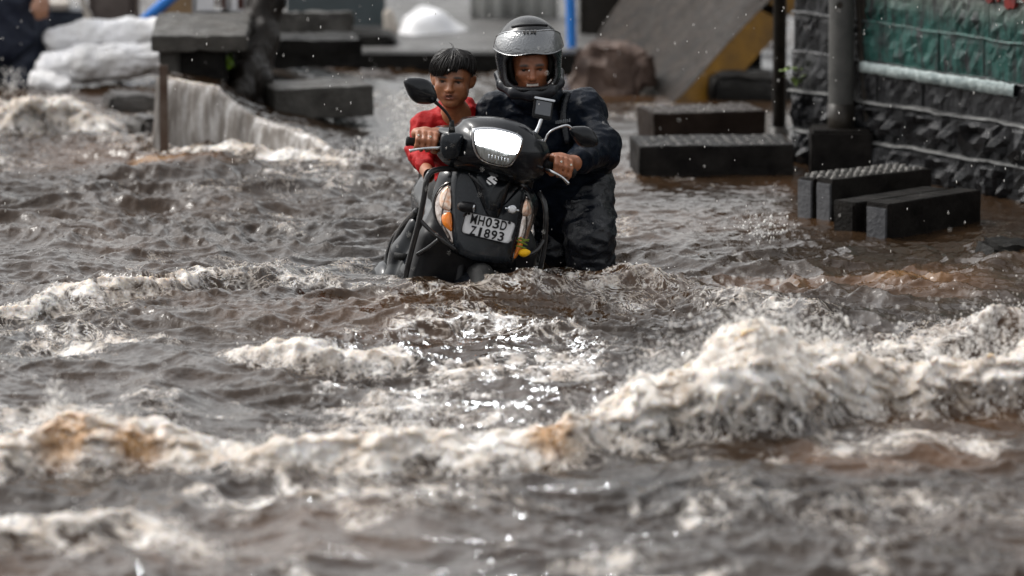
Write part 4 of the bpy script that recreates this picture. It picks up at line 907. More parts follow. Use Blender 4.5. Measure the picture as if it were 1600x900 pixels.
# --- number plate
pl = panel('number_plate', [(731, 331), (800, 346), (805, 349), (805.5, 354), (798, 377), (795, 380.5), (790, 380.5), (724, 364.5), (721, 361), (721.5, 356), (727, 334)], -0.055, 0.0005, 0.006, M_platewhite, smooth=0, cf=None, inset=0.0)
edge = [lp(x, y, -0.0565) for x, y in [(731, 331), (800, 346), (805, 349), (805.5, 354), (798, 377), (795, 380.5), (790, 380.5), (724, 364.5), (721, 361), (721.5, 356), (727, 334), (731, 331)]]
stube('plate_rim', edge, 0.0020, M_ink, pl, 6, 0)
def text_mesh(body, w, h, o3, ax, ay):
    cu = bpy.data.curves.new('t', 'FONT'); cu.body = body; cu.size = 1.0; cu.extrude = 0.01; cu.offset = 0.018
    tob = bpy.data.objects.new('t', cu); col.objects.link(tob); bpy.context.view_layer.update()
    me = bpy.data.meshes.new_from_object(tob.evaluated_get(bpy.context.evaluated_depsgraph_get())); bpy.data.objects.remove(tob)
    V = np.array([v.co[:] for v in me.vertices]); lo, hi = V.min(axis=0), V.max(axis=0)
    q = (V - lo) / np.maximum(hi - lo, 1e-6); co = np.array(o3) + q[:, 0:1] * np.array(ax) * w + q[:, 1:2] * np.array(ay) * h + q[:, 2:3] * np.array([0, -0.0015, 0])
    me.vertices.foreach_set('co', co.astype(np.float32).ravel()); me.update(); return me
A, B, D = lp(730, 351.5, -0.0572), lp(794, 365.3, -0.0572), lp(733.6, 335.8, -0.0572)
def row_text(body, bl, br, tl):
    a, b, d = lp(*bl, -0.0572), lp(*br, -0.0572), lp(*tl, -0.0572); ax = b - a; ay = d - a; w, h = np.linalg.norm(ax), np.linalg.norm(ay)
    for ch_i, ch in enumerate(body):
        n = len(body); f = (ch_i + 0.06) / n; ww = w / n * (0.80 if ch != '1' else 0.36); off = 0.0 if ch != '1' else w / n * 0.22
        link('plate_character', text_mesh(ch, ww, h, a + ax * f + ax / w * off, ax / w, ay / h), M_ink, pl)
row_text('MH03D', (733.5, 348.5), (791.5, 361.0), (737.0, 334.0))
row_text('Z1893', (732.5, 366.0), (787.0, 377.8), (736.0, 352.0))
for q in ((733.0, 333.5), (796.0, 348.0)): link('plate_bolt', tube([lp(*q, -0.064), lp(*q, -0.05)], 0.006, 10).mesh('plate_bolt', True), M_trim, pl)
# --- indicators
ind = panel('indicator', [(709, 288), (694, 296), (684, 312), (681, 330), (684, 348), (692, 366), (704, 381), (709, 380), (710, 335)], 0.018, 0.012, 0.05, M_clear, smooth=3)
panel('amber_bulb', [(707, 336), (700, 334), (693, 340), (694, 352), (702, 360), (707, 360)], 0.002, 0.010, 0.02, M_amber_l, ind, 3)
panel('reflector', [(707, 296), (699, 299), (692, 310), (691, 326), (699, 330), (707, 328)], 0.002, 0.006, 0.02, mat('warm_reflector', (0.55, 0.28, 0.16), (0.70, 0.62, 0.55), rough=0.1, metal=0.6, scale=70), ind, 3)
stube('lens_rim', [lp(x, y, 0.012) + np.array([0, curv(lp(x, y, 0.012)[0], lp(x, y, 0.012)[2]), 0]) for x, y in [(709, 288), (694, 296), (684, 312), (681, 330), (684, 348), (692, 366), (704, 381), (709, 382)]], 0.0035, M_bar, ind, 8, 4)
ind2 = panel('indicator', [(824, 309), (835, 320), (838, 338), (832, 362), (818, 392), (803, 406), (799, 404), (804, 384), (812, 352), (818, 326)], 0.018, 0.012, 0.05, M_clear, smooth=3)
panel('amber_bulb', [(818, 374), (812, 372), (806, 388), (802, 402), (806, 402), (816, 390)], 0.004, 0.010, 0.02, M_amber_l, ind2, 3)
panel('reflector', [(824, 314), (832, 322), (834, 336), (824, 340), (817, 334)], 0.004, 0.006, 0.02, bpy.data.materials['warm_reflector'], ind2, 3)
# --- fog lamps
fl = lp(731, 324, -0.075); fog = link('fog_lamp', tube([fl + np.array([-0.022, 0.03, -0.004]), fl + np.array([-0.020, 0.0, 0.0]), fl + np.array([0.020, -0.018, 0.004])], [0.016, 0.021, 0.021], 18).mesh('fog_lamp', True), M_trim, scooter)
link('lens', tube([fl + np.array([0.018, -0.016, 0.004]), fl + np.array([0.0245, -0.020, 0.0045])], [0.018, 0.014], 16).mesh('lens', True), M_chrome, fog)
stube('stay', [fl + np.array([0, 0.01, -0.02]), fl + np.array([0.0, 0.03, -0.04])], 0.006, M_trim, fog, 8, 0)
fl = lp(800, 327, -0.045); fog = link('fog_lamp', tube([fl + np.array([0, 0.03, 0]), fl + np.array([0, 0.0, 0]), fl + np.array([0, -0.006, 0])], [0.012, 0.019, 0.017], 18).mesh('fog_lamp', True), M_chrome, scooter)
link('lens', tube([fl + np.array([0, -0.005, 0]), fl + np.array([0, -0.011, 0])], [0.0155, 0.011], 16).mesh('lens', True), M_platewhite, fog)
for s_ in (-1, 1): stube('lug', [fl + np.array([0.016 * s_, -0.002, 0]), fl + np.array([0.028 * s_, -0.002, 0.0])], 0.005, M_chrome, fog, 8, 0)
# --- handlebar cowl and headlight
cc = lambda u, v: 1.5 * (u - 0.02) ** 2 + 0.30 * max(v - 0.26, 0)
cowl = panel('handlebar_cowl', [(687, 236), (690, 212), (700, 206), (716, 204), (726, 199), (737, 189.5), (770, 187), (800, 189), (828, 200), (850, 218), (862, 240), (858, 262), (846, 280), (815, 288), (770, 278), (735, 268), (700, 260)], -0.03, 0.075, 0.16, M_body, cf=cc, power=2.6)
HL = [(738, 205), (745, 200.5), (766, 199.5), (790, 203), (809, 209.5), (816.5, 216), (817, 226), (811, 241), (801, 256), (794, 261), (776, 260), (757, 254), (746, 245), (739, 228)]
hl = panel('headlight', HL, -0.118, 0.008, 0.06, M_chrome, cf=None, smooth=3, inset=0.02)
def shrink(pts, k):
    c = np.mean(pts, axis=0); return [tuple(c + (np.array(p) - c) * k) for p in pts]
H2 = shrink(HL, 0.93)
panel('headlight_gasket', H2, -0.1265, 0.003, 0.01, M_ink, cf=None, parent=hl, smooth=3)
top = [(742.5, 206.5), (748, 203.5), (767, 202.5), (789, 206), (807, 212), (813.2, 217.5), (813.3, 225), (808.2, 239.5), (797, 240.5), (785, 238), (776, 234.5), (760, 230), (743.5, 225)]
panel('lit_lens', top, -0.131, 0.004, 0.008, M_lamp, cf=None, parent=hl, smooth=2)
panel('lower_reflector', [(743.8, 226.5), (760, 231.5), (776, 236), (785, 239.5), (797, 242), (807, 241.2), (799, 253.5), (793, 257.5), (777, 256.8), (759, 251.3), (749.5, 243.5)], -0.130, 0.002, 0.008, mat('ribbed_reflector', (0.34, 0.345, 0.335), (0.13, 0.135, 0.13), rough=0.3, metal=0.2, scale=60, stretch=(3, 1, 0.3)), cf=None, parent=hl, smooth=2)
for k in range(7):
    x = 764 + k * 5; y = 241 + k * 1.1
    stube('reflector_rib', [lp(x, y, -0.134), lp(x - 1, y + 12, -0.134)], 0.0014, M_chrome, hl, 6, 0)
cw = panel('cowl_shoulder', [(690, 214), (700, 209), (716, 208), (724, 212), (722, 226), (716, 246), (700, 250), (689, 238)], -0.045, 0.02, 0.05, M_body2, cf=None)
# --- handlebar, grips, levers, switches
gL, gR = lp(640, 221, 0.05), lp(893, 270, 0.06)
gl2, gr2 = lp(700, 228, 0.02), lp(850, 256, 0.02)
stube('handlebar', [gL, gl2, (gl2 + gr2) / 2, gr2, gR], 0.012, M_chrome, scooter, 12, 4)
dl = (gL - gl2) / np.linalg.norm(gL - gl2); dr = (gR - gr2) / np.linalg.norm(gR - gr2)
GLc, GRc = gL - dl * 0.06, gR - dr * 0.05
for nm, g, d in (('l', gL, dl), ('r', gR, dr)):
    gp_ = link('grip', tube([g + d * 0.015, g + d * 0.012, g + d * 0.002, g, g - d * 0.115, g - d * 0.118], [0.012, 0.019, 0.019, 0.0165, 0.0165, 0.02], 18).mesh('grip', True), M_rubber, scooter)
    link('switch_housing', tube([g - d * 0.12, g - d * 0.125, g - d * 0.158, g - d * 0.162], [0.017, 0.023, 0.023, 0.016], 16).mesh('switch_housing', True), M_trim, scooter)
V, F = box_vf(lp(703, 214, -0.01), (0.026, 0.02, 0.024)); link('switch', MB().add(V, F).mesh('switch'), M_trim, scooter)
V, F = box_vf(lp(704, 214, -0.024), (0.012, 0.006, 0.010)); link('switch_button', MB().add(V, F).mesh('switch_button'), M_chrome, scooter)
stube('brake_lever', [lp(708, 231, -0.005), lp(692, 231, -0.025), lp(668, 231.5, -0.03), lp(648, 234, -0.022), lp(640, 236, -0.018)], [0.006, 0.006, 0.005, 0.005, 0.008], M_chrome, scooter, 10)
stube('brake_lever', [lp(852, 264, 0.0), lp(866, 270, -0.03), lp(878, 277, -0.035), lp(888, 287, -0.03)], [0.006, 0.0055, 0.005, 0.008], M_chrome, scooter, 10)
# --- mirrors
def mirror(c, axA, axB, ra, rb, th, name='mirror'):
    n = 28; V = []; F = []; axN = np.cross(axA, axB); rings = 7
    for i in range(rings + 1):
        f = i / rings; s_ = math.sin(f * math.pi / 2)
        for k in range(n):
            a = 2 * math.pi * k / n; sq = 1 + 0.06 * math.cos(4 * a); asym = 1 + 0.14 * math.cos(a)
            V.append(c + s_ * (axA * ra * math.cos(a) * sq + axB * rb * math.sin(a) * sq * asym) - axN * th * math.cos(f * math.pi / 2))
    for i in range(rings):
        for k in range(n): F.append((i * n + k, i * n + (k + 1) % n, (i + 1) * n + (k + 1) % n, (i + 1) * n + k))
    F.append(tuple(rings * n + k for k in range(n)))
    me = MB().add(V, F).mesh(name, True); bm = bmesh.new(); bm.from_mesh(me); bmesh.ops.recalc_face_normals(bm, faces=list(bm.faces)); bm.to_mesh(me); bm.free()
    me.polygons.foreach_set('use_smooth', np.ones(len(me.polygons), bool)); return me
mc = lp(656.5, 141, 0.04); a_ = lp(680, 157, 0.04) - lp(633, 126, 0.04); a_ /= np.linalg.norm(a_); b_ = np.array([0, 1.0, 0]); bx = np.cross(b_, a_); bx /= np.linalg.norm(bx)
bx = bx if bx[2] > 0 else -bx
mo = link('mirror', mirror(mc, a_, bx, 0.072, 0.047, 0.030 if np.cross(a_, bx)[1] > 0 else -0.030), M_body, scooter)
link('mirror_glass', tube([mc + np.array([0, 0.001, 0]), mc + np.array([0, 0.002, 0])], [0.04, 0.04], 20).mesh('mirror_glass'), M_chrome, mo)
stube('mirror_stem', [lp(680, 159, 0.03), lp(690, 168, 0.02), lp(700, 180, 0.02), lp(705, 192, 0.02), lp(706, 208, 0.02)], [0.008, 0.006, 0.0055, 0.006, 0.009], M_trim, mo, 10)
link('stem_boot', tube([lp(706, 188, 0.02), lp(706, 208, 0.02)], [0.008, 0.014], 12).mesh('stem_boot', True), M_rubber, mo)
mc = lp(912, 213, 0.05); a_ = np.array([0.95, 0, -0.31]); a_ /= np.linalg.norm(a_); bx = np.array([0.31, 0, 0.95]); bx /= np.linalg.norm(bx)
mo = link('mirror', mirror(mc, a_, bx, 0.062, 0.038, 0.028 if np.cross(a_, bx)[1] > 0 else -0.028), M_body, scooter)
stube('mirror_stem', [lp(893, 200, 0.03), lp(884, 196, 0.02), lp(862, 204, 0.015), lp(853, 216, 0.02), lp(847, 232, 0.02)], [0.0055, 0.0045, 0.0042, 0.0048, 0.008], M_chrome, mo, 10)
# --- phone on its mount
ph = link('phone_mount', rough_box((0.078, 0.014, 0.078), 0.03, 0.0, 0.005, 1), M_trim, scooter); ph.location = lp(846, 186, 0.03); ph.rotation_euler = (math.radians(-18), 0, 0)
sc_ = link('phone_screen', rough_box((0.062, 0.004, 0.055), 0.03, 0.0, 0.001, 1), mat('phone_glass', (0.05, 0.055, 0.065), (0.06, 0.065, 0.075), rough=0.25, coat=1.0), ph); sc_.location = (0, -0.008, 0.014)
br = link('phone_bracket', rough_box((0.084, 0.02, 0.008), 0.03, 0.0, 0.002, 1), M_chrome, ph); br.location = (0, -0.004, 0.074)
stube('mount_arm', [lp(846, 186, 0.03), lp(842, 198, 0.025), lp(836, 210, 0.02)], 0.008, M_chrome, scooter, 10)
# --- guard bars
def g(px, py, w): return lp(px, py, w)
stube('crash_guard', [g(712, 264, 0.06), g(692, 264, 0.02), g(675, 268, 0.0), g(667, 280, -0.01), g(662, 310, -0.01), g(655, 345, 0.0), g(646, 380, 0.02), g(638, 412, 0.04), g(630, 452, 0.06)], 0.0115, M_bar)
stube('guard_brace', [g(655, 342, 0.0), g(672, 360, -0.02), g(688, 373, -0.03), g(712, 390, -0.02)], 0.0085, M_bar)
stube('guard_brace', [g(652, 398, 0.03), g(668, 388, 0.0), g(686, 374, -0.02)], 0.0085, M_bar)
stube('crash_guard', [g(842, 300, 0.06), g(851, 318, 0.03), g(853, 345, 0.02), g(850, 390, 0.03), g(844, 420, 0.04), g(838, 460, 0.06)], 0.0105, M_bar)
stube('guard_brace', [g(851, 372, 0.03), g(838, 392, 0.0), g(815, 402, 0.0)], 0.008, M_bar)
# --- soft shells: lower shield, legs, floor, rear body, seat (one distance grid each)
def shell(name, fn, lo, hi, m, h=0.009, parent=scooter, rel=1):
    s = SDF(lo, hi, h); fn(s); V, Q = s.nets(); V = relax(V, Q, rel); return link(name, mesh_np(name, V, [Q]), m, parent)
zw = -0.30                                         # water line in scooter height
def fender(s):
    s.ell((0.005, 0.02, -0.485), (0.135, 0.25, 0.25), k=0.03); s.ell((0.005, 0.02, -0.52), (0.10, 0.22, 0.22), k=0.01, sub=True); s.box((0.005, -0.03, -0.66), (0.2, 0.4, 0.14), k=0.02, sub=True)
shell('front_fender', fender, (-0.2, -0.4, -0.7), (0.2, 0.35, -0.05), M_body)
def lower(s):
    s.box((-0.01, 0.10, -0.27), (0.235, 0.06, 0.17), rotx(math.radians(12)), 0.05, 0.04); s.box((-0.02, 0.14, -0.12), (0.19, 0.05, 0.16), rotx(math.radians(12)), 0.045, 0.04); s.box((0.0, 0.16, 0.06), (0.17, 0.05, 0.16), rotx(math.radians(12)), 0.045, 0.04)
    s.cap((-0.17, 0.10, -0.10), (-0.21, 0.08, -0.40), 0.045, 0.05, 0.05); s.cap((0.16, 0.10, -0.10), (0.17, 0.08, -0.38), 0.045, 0.05, 0.05)
shell('leg_shield', lower, (-0.3, -0.05, -0.55), (0.3, 0.4, 0.3), M_trim)
def rearbody(s):
    s.chain([(0.02, 0.62, -0.30), (0.02, 0.85, -0.22), (0.02, 1.2, -0.12), (0.02, 1.42, -0.06)], [0.11, 0.12, 0.11, 0.07], 0.05)
    s.ell((-0.06, 0.86, -0.36), (0.09, 0.28, 0.13), k=0.05); s.ell((0.11, 0.86, -0.34), (0.09, 0.28, 0.14), k=0.05)
shell('rear_body', rearbody, (-0.35, 0.3, -0.7), (0.35, 1.65, 0.25), M_body, 0.012)
def seat(s): s.chain([(0.02, 0.62, -0.08), (0.02, 0.9, -0.06), (0.02, 1.3, 0.0)], [0.09, 0.10, 0.09], 0.05)
shell('seat', seat, (-0.25, 0.4, -0.1), (0.25, 1.5, 0.3), M_rubber, 0.012)
def floor_(s): s.box((0, 0.42, -0.40), (0.17, 0.26, 0.035), None, 0.025, 0.02)
shell('floor_board', floor_, (-0.3, 0.1, -0.55), (0.3, 0.8, -0.3), M_trim, 0.012)
# side guard hoops and foot peg that show along the left flank
stube('side_guard', [g(652, 330, 0.28), g(632, 352, 0.46), g(618, 380, 0.52), g(610, 415, 0.5), g(606, 462, 0.46)], 0.016, M_bar, scooter, 14)
stube('side_guard', [g(640, 352, 0.62), g(620, 365, 0.78), g(606, 400, 0.84), g(600, 450, 0.8)], 0.013, M_bar, scooter, 14)
def flank(s):
    P = [g(650, 352, 0.33), g(632, 395, 0.36), g(622, 440, 0.36), g(620, 480, 0.36)]; s.chain(P, [0.035, 0.05, 0.055, 0.05], 0.04)
    P = [g(668, 380, 0.25), g(655, 430, 0.27), g(650, 480, 0.28)]; s.chain(P, [0.05, 0.07, 0.07], 0.04)
shell('side_panel', flank, (-0.6, 0.05, -0.55), (-0.05, 0.6, 0.15), M_body)
stube('foot_peg', [g(640, 402, 0.28), g(616, 400, 0.30)], [0.013, 0.015], M_rubber, scooter, 12, 0)
shell('tail_pannier', lambda s: s.ell(g(597, 440, 0.85), (0.05, 0.12, 0.085), k=0.02), (-0.75, 0.5, -0.75), (-0.1, 1.2, 0.1), M_body, 0.008)
def wheel(y, zc, r):
    w = link('wheel', tube([(0.005 - 0.02, y, zc), (0.005 + 0.02, y, zc)], r * 0.62, 24).mesh('wheel', True), M_grey, scooter)
    P = [np.array([0.005, y + r * 0.8 * math.cos(a), zc + r * 0.8 * math.sin(a)]) for a in np.linspace(0, 2 * math.pi, 33)]
    link('tyre', tube(P, r * 0.22, 12).mesh('tyre', True), M_rubber, w)
wheel(-0.03, -0.44, 0.235); wheel(1.18, -0.44, 0.235)
for s_ in (-1, 1): stube('fork_leg', [(0.005 + 0.07 * s_, 0.12, -0.05), (0.005 + 0.07 * s_, -0.03, -0.44)], 0.02, M_trim, scooter, 12, 0)
# light thrown by the lit headlight
sp_d = bpy.data.lights.new('headlight_beam', 'SPOT'); sp_d.energy = 12; sp_d.spot_size = math.radians(80); sp_d.spot_blend = 0.6; sp_d.color = (0.93, 0.97, 1.0); sp_d.shadow_soft_size = 0.05
sp = bpy.data.objects.new('headlight_beam', sp_d); col.objects.link(sp); sp.parent = scooter; sp.location = lp(778, 222, -0.17); sp.rotation_euler = (math.radians(-76), 0, 0)

# --- charm hanging from the right indicator: a lemon under green chillies
ch0 = S0 + SR @ lp(818, 372, -0.03)
charm = thing('hanging_charm', 'yellow lemon with green chillies hanging beside the right indicator', 'charm', tuple(ch0)); ci = winv(charm)
def cpt(px, py): return S0 + SR @ lp(px, py, -0.035)
s = SDF(cpt(818, 396) - 0.06, cpt(818, 396) + 0.06, 0.003); s.ell(cpt(818.5, 395), (0.021, 0.021, 0.0165), k=0.01).ell(cpt(826.5, 394), (0.006, 0.006, 0.005), k=0.012); V, Q = s.nets()
link('lemon', mesh_np('lemon', V, [Q]), mat('lemon_skin', (0.78, 0.48, 0.02), (0.70, 0.36, 0.01), rough=0.3, bump=0.2, bscale=300), charm, ci)
link('thread', tube([cpt(818, 368), cpt(819, 395)], 0.0012, 5).mesh('thread'), M_ink, charm, ci)
M_chilli = mat('green_chilli', (0.09, 0.14, 0.02), (0.16, 0.20, 0.03), rough=0.25)
for (a, b) in (((808, 372), (826, 377)), ((809, 380), (827, 374)), ((807, 376), (824, 383)), ((806, 384), (822, 388))):
    link('chilli', tube([cpt(*a), (cpt(*a) + cpt(*b)) / 2 + np.array([0, -0.006, 0.002]), cpt(*b)], [0.0015, 0.0042, 0.0022], 8, None, 4).mesh('chilli', True), M_chilli, charm, ci)
# ================================================================= PEOPLE
def skin_mat(name):
    m, t, b = new_mat(name); a = nd(t, 'ShaderNodeAttribute', attribute_name='tint'); L = t.links.new
    geo = nd(t, 'ShaderNodeNewGeometry'); n = nd(t, 'ShaderNodeTexNoise', Scale=60.0, Detail=4.0); L(geo.outputs['Position'], n.inputs['Vector'])
    r = ramp(t, [(0.3, (0.80, 0.78, 0.76, 1)), (0.7, (1.12, 1.1, 1.08, 1))]); L(n.outputs['Fac'], r.inputs['Fac'])
    mx = nd(t, 'ShaderNodeMix', data_type='RGBA', blend_type='MULTIPLY'); mx.inputs['Factor'].default_value = 1.0; L(a.outputs['Color'], mx.inputs['A']); L(r.outputs[0], mx.inputs['B']); L(mx.outputs['Result'], b.inputs['Base Color'])
    b.inputs['Roughness'].default_value = 0.40; b.inputs['Subsurface Weight'].default_value = 0.04; b.inputs['Subsurface Radius'].default_value = (0.012, 0.005, 0.003); b.inputs['Subsurface Scale'].default_value = 0.5
    n2 = nd(t, 'ShaderNodeTexNoise', Scale=260.0, Detail=3.0); L(geo.outputs['Position'], n2.inputs['Vector'])
    bp = nd(t, 'ShaderNodeBump', Strength=0.25, Distance=0.003); L(n2.outputs['Fac'], bp.inputs['Height']); L(bp.outputs[0], b.inputs['Normal']); return m
M_skin = skin_mat('brown_skin')
def head(s, C, R, H, smile=0.0, openm=1.0, child=0.0):
    """add a head (height H, centre C, axes R: x to the viewer's right, y back, z up) to a distance grid"""
    def p(x, y, z): return C + R @ (np.array([x, y, z]) * H)
    def ell(c, r, k=0.06, sub=False, A=None): s.ell(p(*c), np.array(r) * H, R if A is None else R @ A, k * H, sub)
    def cap(a, b, ra, rb=None, k=0.05, sub=False): s.cap(p(*a), p(*b), ra * H, None if rb is None else rb * H, k * H, sub)
    ell((0, 0.06, 0.15), (0.345, 0.42, 0.335)); ell((0, -0.08, -0.08), (0.285, 0.29, 0.36), 0.10)
    ell((0, -0.20, -0.36), (0.145, 0.145, 0.115), 0.12); ell((0.20, 0.0, -0.22), (0.075, 0.16, 0.14), 0.10); ell((-0.20, 0.0, -0.22), (0.075, 0.16, 0.14), 0.10)
    for sx in (-1, 1):
        ell((0.175 * sx, -0.255, -0.075), (0.085, 0.075, 0.065), 0.08)
        ell((0.135 * sx, -0.385, 0.018), (0.082, 0.070, 0.048), 0.05, True)                # eye sockets
        cap((0.055 * sx, -0.345, 0.078), (0.20 * sx, -0.300, 0.085), 0.030, 0.026, 0.05)    # brow
        cap((0.075 * sx, -0.340, 0.040), (0.195 * sx, -0.305, 0.036), 0.016, 0.016, 0.015)  # upper lid
        cap((0.080 * sx, -0.335, -0.018), (0.190 * sx, -0.300, -0.014), 0.015, 0.015, 0.02) # lower lid
        ell((0.052 * sx, -0.385, -0.128), (0.036, 0.040, 0.030), 0.03)                      # nostril wings
        ell((0.022 * sx, -0.425, -0.150), (0.014, 0.02, 0.012), 0.01, True)
        ell((0.355 * sx, 0.03, -0.03), (0.032, 0.085, 0.125), 0.03, A=roty(0.25 * sx) @ rotz(-0.45 * sx))  # ears
        ell((0.375 * sx, -0.01, -0.02), (0.022, 0.05, 0.075), 0.02, True, A=rotz(-0.45 * sx))
    cap((0, -0.345, 0.05), (0, -0.425, -0.105), 0.034, 0.044, 0.05); ell((0, -0.432, -0.115), (0.046, 0.045, 0.038), 0.03)
    if child:
        for sx in (-1, 1): ell((0.165 * sx, -0.205, -0.185), (0.105, 0.10, 0.105), 0.10)
    dz = 0.018 * smile; w = 0.095 + 0.03 * smile
    ell((0, -0.330, -0.225), (0.115, 0.06, 0.06), 0.06)
    for sx in (-1, 1):
        cap((0, -0.385, -0.208), (w * sx, -0.320, -0.222 + dz), 0.020, 0.012, 0.02); cap((0, -0.375, -0.272), (w * 0.9 * sx, -0.318, -0.240 + dz), 0.026, 0.013, 0.02)
    ell((0, -0.395, -0.238), (0.070 + 0.035 * smile, 0.065, 0.011 + 0.014 * openm), 0.012, True)
    ell((0, -0.365, -0.315), (0.06, 0.03, 0.014), 0.04, True)
    return p
def head_tint(V, C, R, H, base, smile=0.0):
    q = ((V - C) @ R) / H; x, y, z = q[:, 0], q[:, 1], q[:, 2]; col_ = np.tile(np.array(base, float), (len(V), 1)); fr = (y < -0.1)
    def blend(m, c): 
        m = np.clip(m, 0, 1)[:, None]; col_[:] = col_ * (1 - m) + m * np.array(c)
    ax = np.abs(x)
    lips = np.exp(-(((ax) / 0.105) ** 4)) * np.exp(-(((z + 0.238 - 0.012 * smile * (ax / 0.1)) / 0.052) ** 4)) * (y < -0.29)
    blend(lips * 0.75, (0.20, 0.075, 0.06))
    mouth = np.exp(-((ax / 0.08) ** 4)) * np.exp(-(((z + 0.238) / 0.012) ** 4)) * (y < -0.25) * (y > -0.372); blend(mouth * 0.9, (0.05, 0.015, 0.012))
    brow = np.exp(-(((ax - 0.135) / 0.085) ** 4)) * np.exp(-(((z - 0.098 + 0.10 * np.maximum(ax - 0.13, 0)) / 0.025) ** 4)) * (y < -0.22); blend(brow * 1.0, (0.010, 0.007, 0.006))
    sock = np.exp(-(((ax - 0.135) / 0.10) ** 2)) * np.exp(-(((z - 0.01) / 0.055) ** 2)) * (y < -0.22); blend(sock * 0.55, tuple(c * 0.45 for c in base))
    lid = np.exp(-(((ax - 0.135) / 0.065) ** 4)) * np.exp(-(((z - 0.030) / 0.016) ** 4)) * (y < -0.25); blend(lid * 1.0, (0.012, 0.008, 0.007))
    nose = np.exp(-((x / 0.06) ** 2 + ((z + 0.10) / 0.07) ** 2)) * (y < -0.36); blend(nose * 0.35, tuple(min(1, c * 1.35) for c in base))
    return col_
def eyes(parent, pinv, C, R, H, look=(0, 0)):
    m = bpy.data.materials.get('eye') 
    if m is None:
        m, t, b = new_mat('eye'); a = nd(t, 'ShaderNodeAttribute', attribute_name='tint'); t.links.new(a.outputs['Color'], b.inputs['Base Color']); b.inputs['Roughness'].default_value = 0.06
    for sx in (-1, 1):
        c = C + R @ (np.array([0.133 * sx, -0.262, 0.012]) * H); r = 0.070 * H; bm = bmesh.new(); bmesh.ops.create_uvsphere(bm, u_segments=20, v_segments=14, radius=r)
        V = np.array([v.co[:] for v in bm.verts]); me = bpy.data.meshes.new('eye'); bm.to_mesh(me); bm.free(); d = R @ np.array([look[0] - 0.04 * sx, -1, look[1]]); d /= np.linalg.norm(d)
        cs_ = (V / r) @ d; colr = np.where((cs_ > 0.70)[:, None], (0.008, 0.005, 0.004), (0.42, 0.37, 0.33)); me.vertices.foreach_set('co', (V + c).astype(np.float32).ravel()); cattr(me, 'tint', colr)
        me.polygons.foreach_set('use_smooth', np.ones(len(me.polygons), bool)); link('eye', me, m, parent, pinv)
def hand_on_bar(s, c, ax, fr, up, wrist, sc=1.0, n_dir=1, rbar=0.018):
    """fist round a bar: c on the bar axis, ax along it, fr towards the front, up; fingers curl over the front"""
    ax, fr, up = [np.array(v, float) / np.linalg.norm(v) for v in (ax, fr, up)]; L = [0.030, 0.010, -0.010, -0.029]; len_ = [0.92, 1.0, 0.97, 0.82]
    knk = []
    for i, (o, l) in enumerate(zip(L, len_)):
        b = c + ax * o * sc * 1.05; r = 0.0092 * sc * (0.9 + 0.1 * l)
        def pp(deg, rad): a = math.radians(deg); return b + (fr * math.cos(a) + up * math.sin(a)) * rad * sc
        R0 = rbar / sc + 0.0095
        P = [pp(128, R0 + 0.016), pp(78, R0 + 0.010), pp(28, R0 + 0.007 * l), pp(-22, R0 + 0.003), pp(-75, R0)]; knk.append(P[0])
        s.chain(P, [r * 1.12, r * 1.08, r * 1.0, r * 0.92, r * 0.85], 0.006)
    palm = c - fr * (rbar + 0.016) * 1.0 + up * 0.012 * sc
    s.chain([knk[0], knk[1], knk[2], knk[3]], [0.012 * sc] * 4, 0.012); back_ = np.mean(knk, axis=0)
    s.cap(back_, wrist, 0.021 * sc, 0.021 * sc, 0.02); s.cap(knk[0] - up * 0.01, wrist, 0.016 * sc, 0.02 * sc, 0.02); s.cap(knk[3] - up * 0.01, wrist, 0.016 * sc, 0.02 * sc, 0.02)
    th0 = palm + ax * n_dir * 0.022 * sc - up * 0.006; th1 = c + ax * n_dir * 0.048 * sc - fr * 0.014 - up * 0.016; th2 = c + ax * n_dir * 0.040 * sc + fr * 0.012 - up * 0.028
    s.chain([wrist * 0.45 + th0 * 0.55, th0, th1, th2], [0.014 * sc, 0.0135 * sc, 0.0115 * sc, 0.009 * sc], 0.01)
    return [c + ax * o * sc * 1.05 + (fr * math.cos(0.7) + up * math.sin(0.7)) * (rbar + 0.0215) for o in L]
def to_world(l): return S0 + SR @ np.array(l)
def cloth(name, s, m, parent, pinv, amp=0.010, freq=(9, 9, 9), seed=1, fine=0.003, rel=1):
    V, Q = s.nets(); N = vnormals(V, Q); f = np.array(freq)
    w = 1 - np.abs(pn3(V * f + 3.1, seed)); w2 = 1 - np.abs(pn3(V * f * 2.3 + 1.7, seed + 1))
    V = V + N * (amp * (w ** 2.5 - 0.45) + amp * 0.45 * (w2 ** 2 - 0.5) + fine * pn3(V * 60, seed + 2))[:, None]
    V = relax(V, Q, rel); return link(name, mesh_np(name, V, [Q]), m, parent, pinv)

M_rain = mat('navy_rainwear', (0.0025, 0.0042, 0.0085), (0.005, 0.008, 0.014), rough=0.24, rough2=0.42, scale=14, bump=0.3, bscale=90, spec=0.06)
M_rain2 = mat('wet_waterproof_trousers', (0.003, 0.004, 0.007), (0.006, 0.008, 0.012), rough=0.2, rough2=0.40, scale=14, bump=0.4, bscale=60, spec=0.35)
M_red_cloth = mat('wet_red_cotton', (0.34, 0.006, 0.007), (0.22, 0.004, 0.005), rough=0.55, scale=12, bump=0.4, bscale=140, spec=0.12)
M_hair = mat('wet_black_hair', (0.006, 0.005, 0.005), (0.012, 0.010, 0.009), rough=0.3, scale=40, spec=0.22)

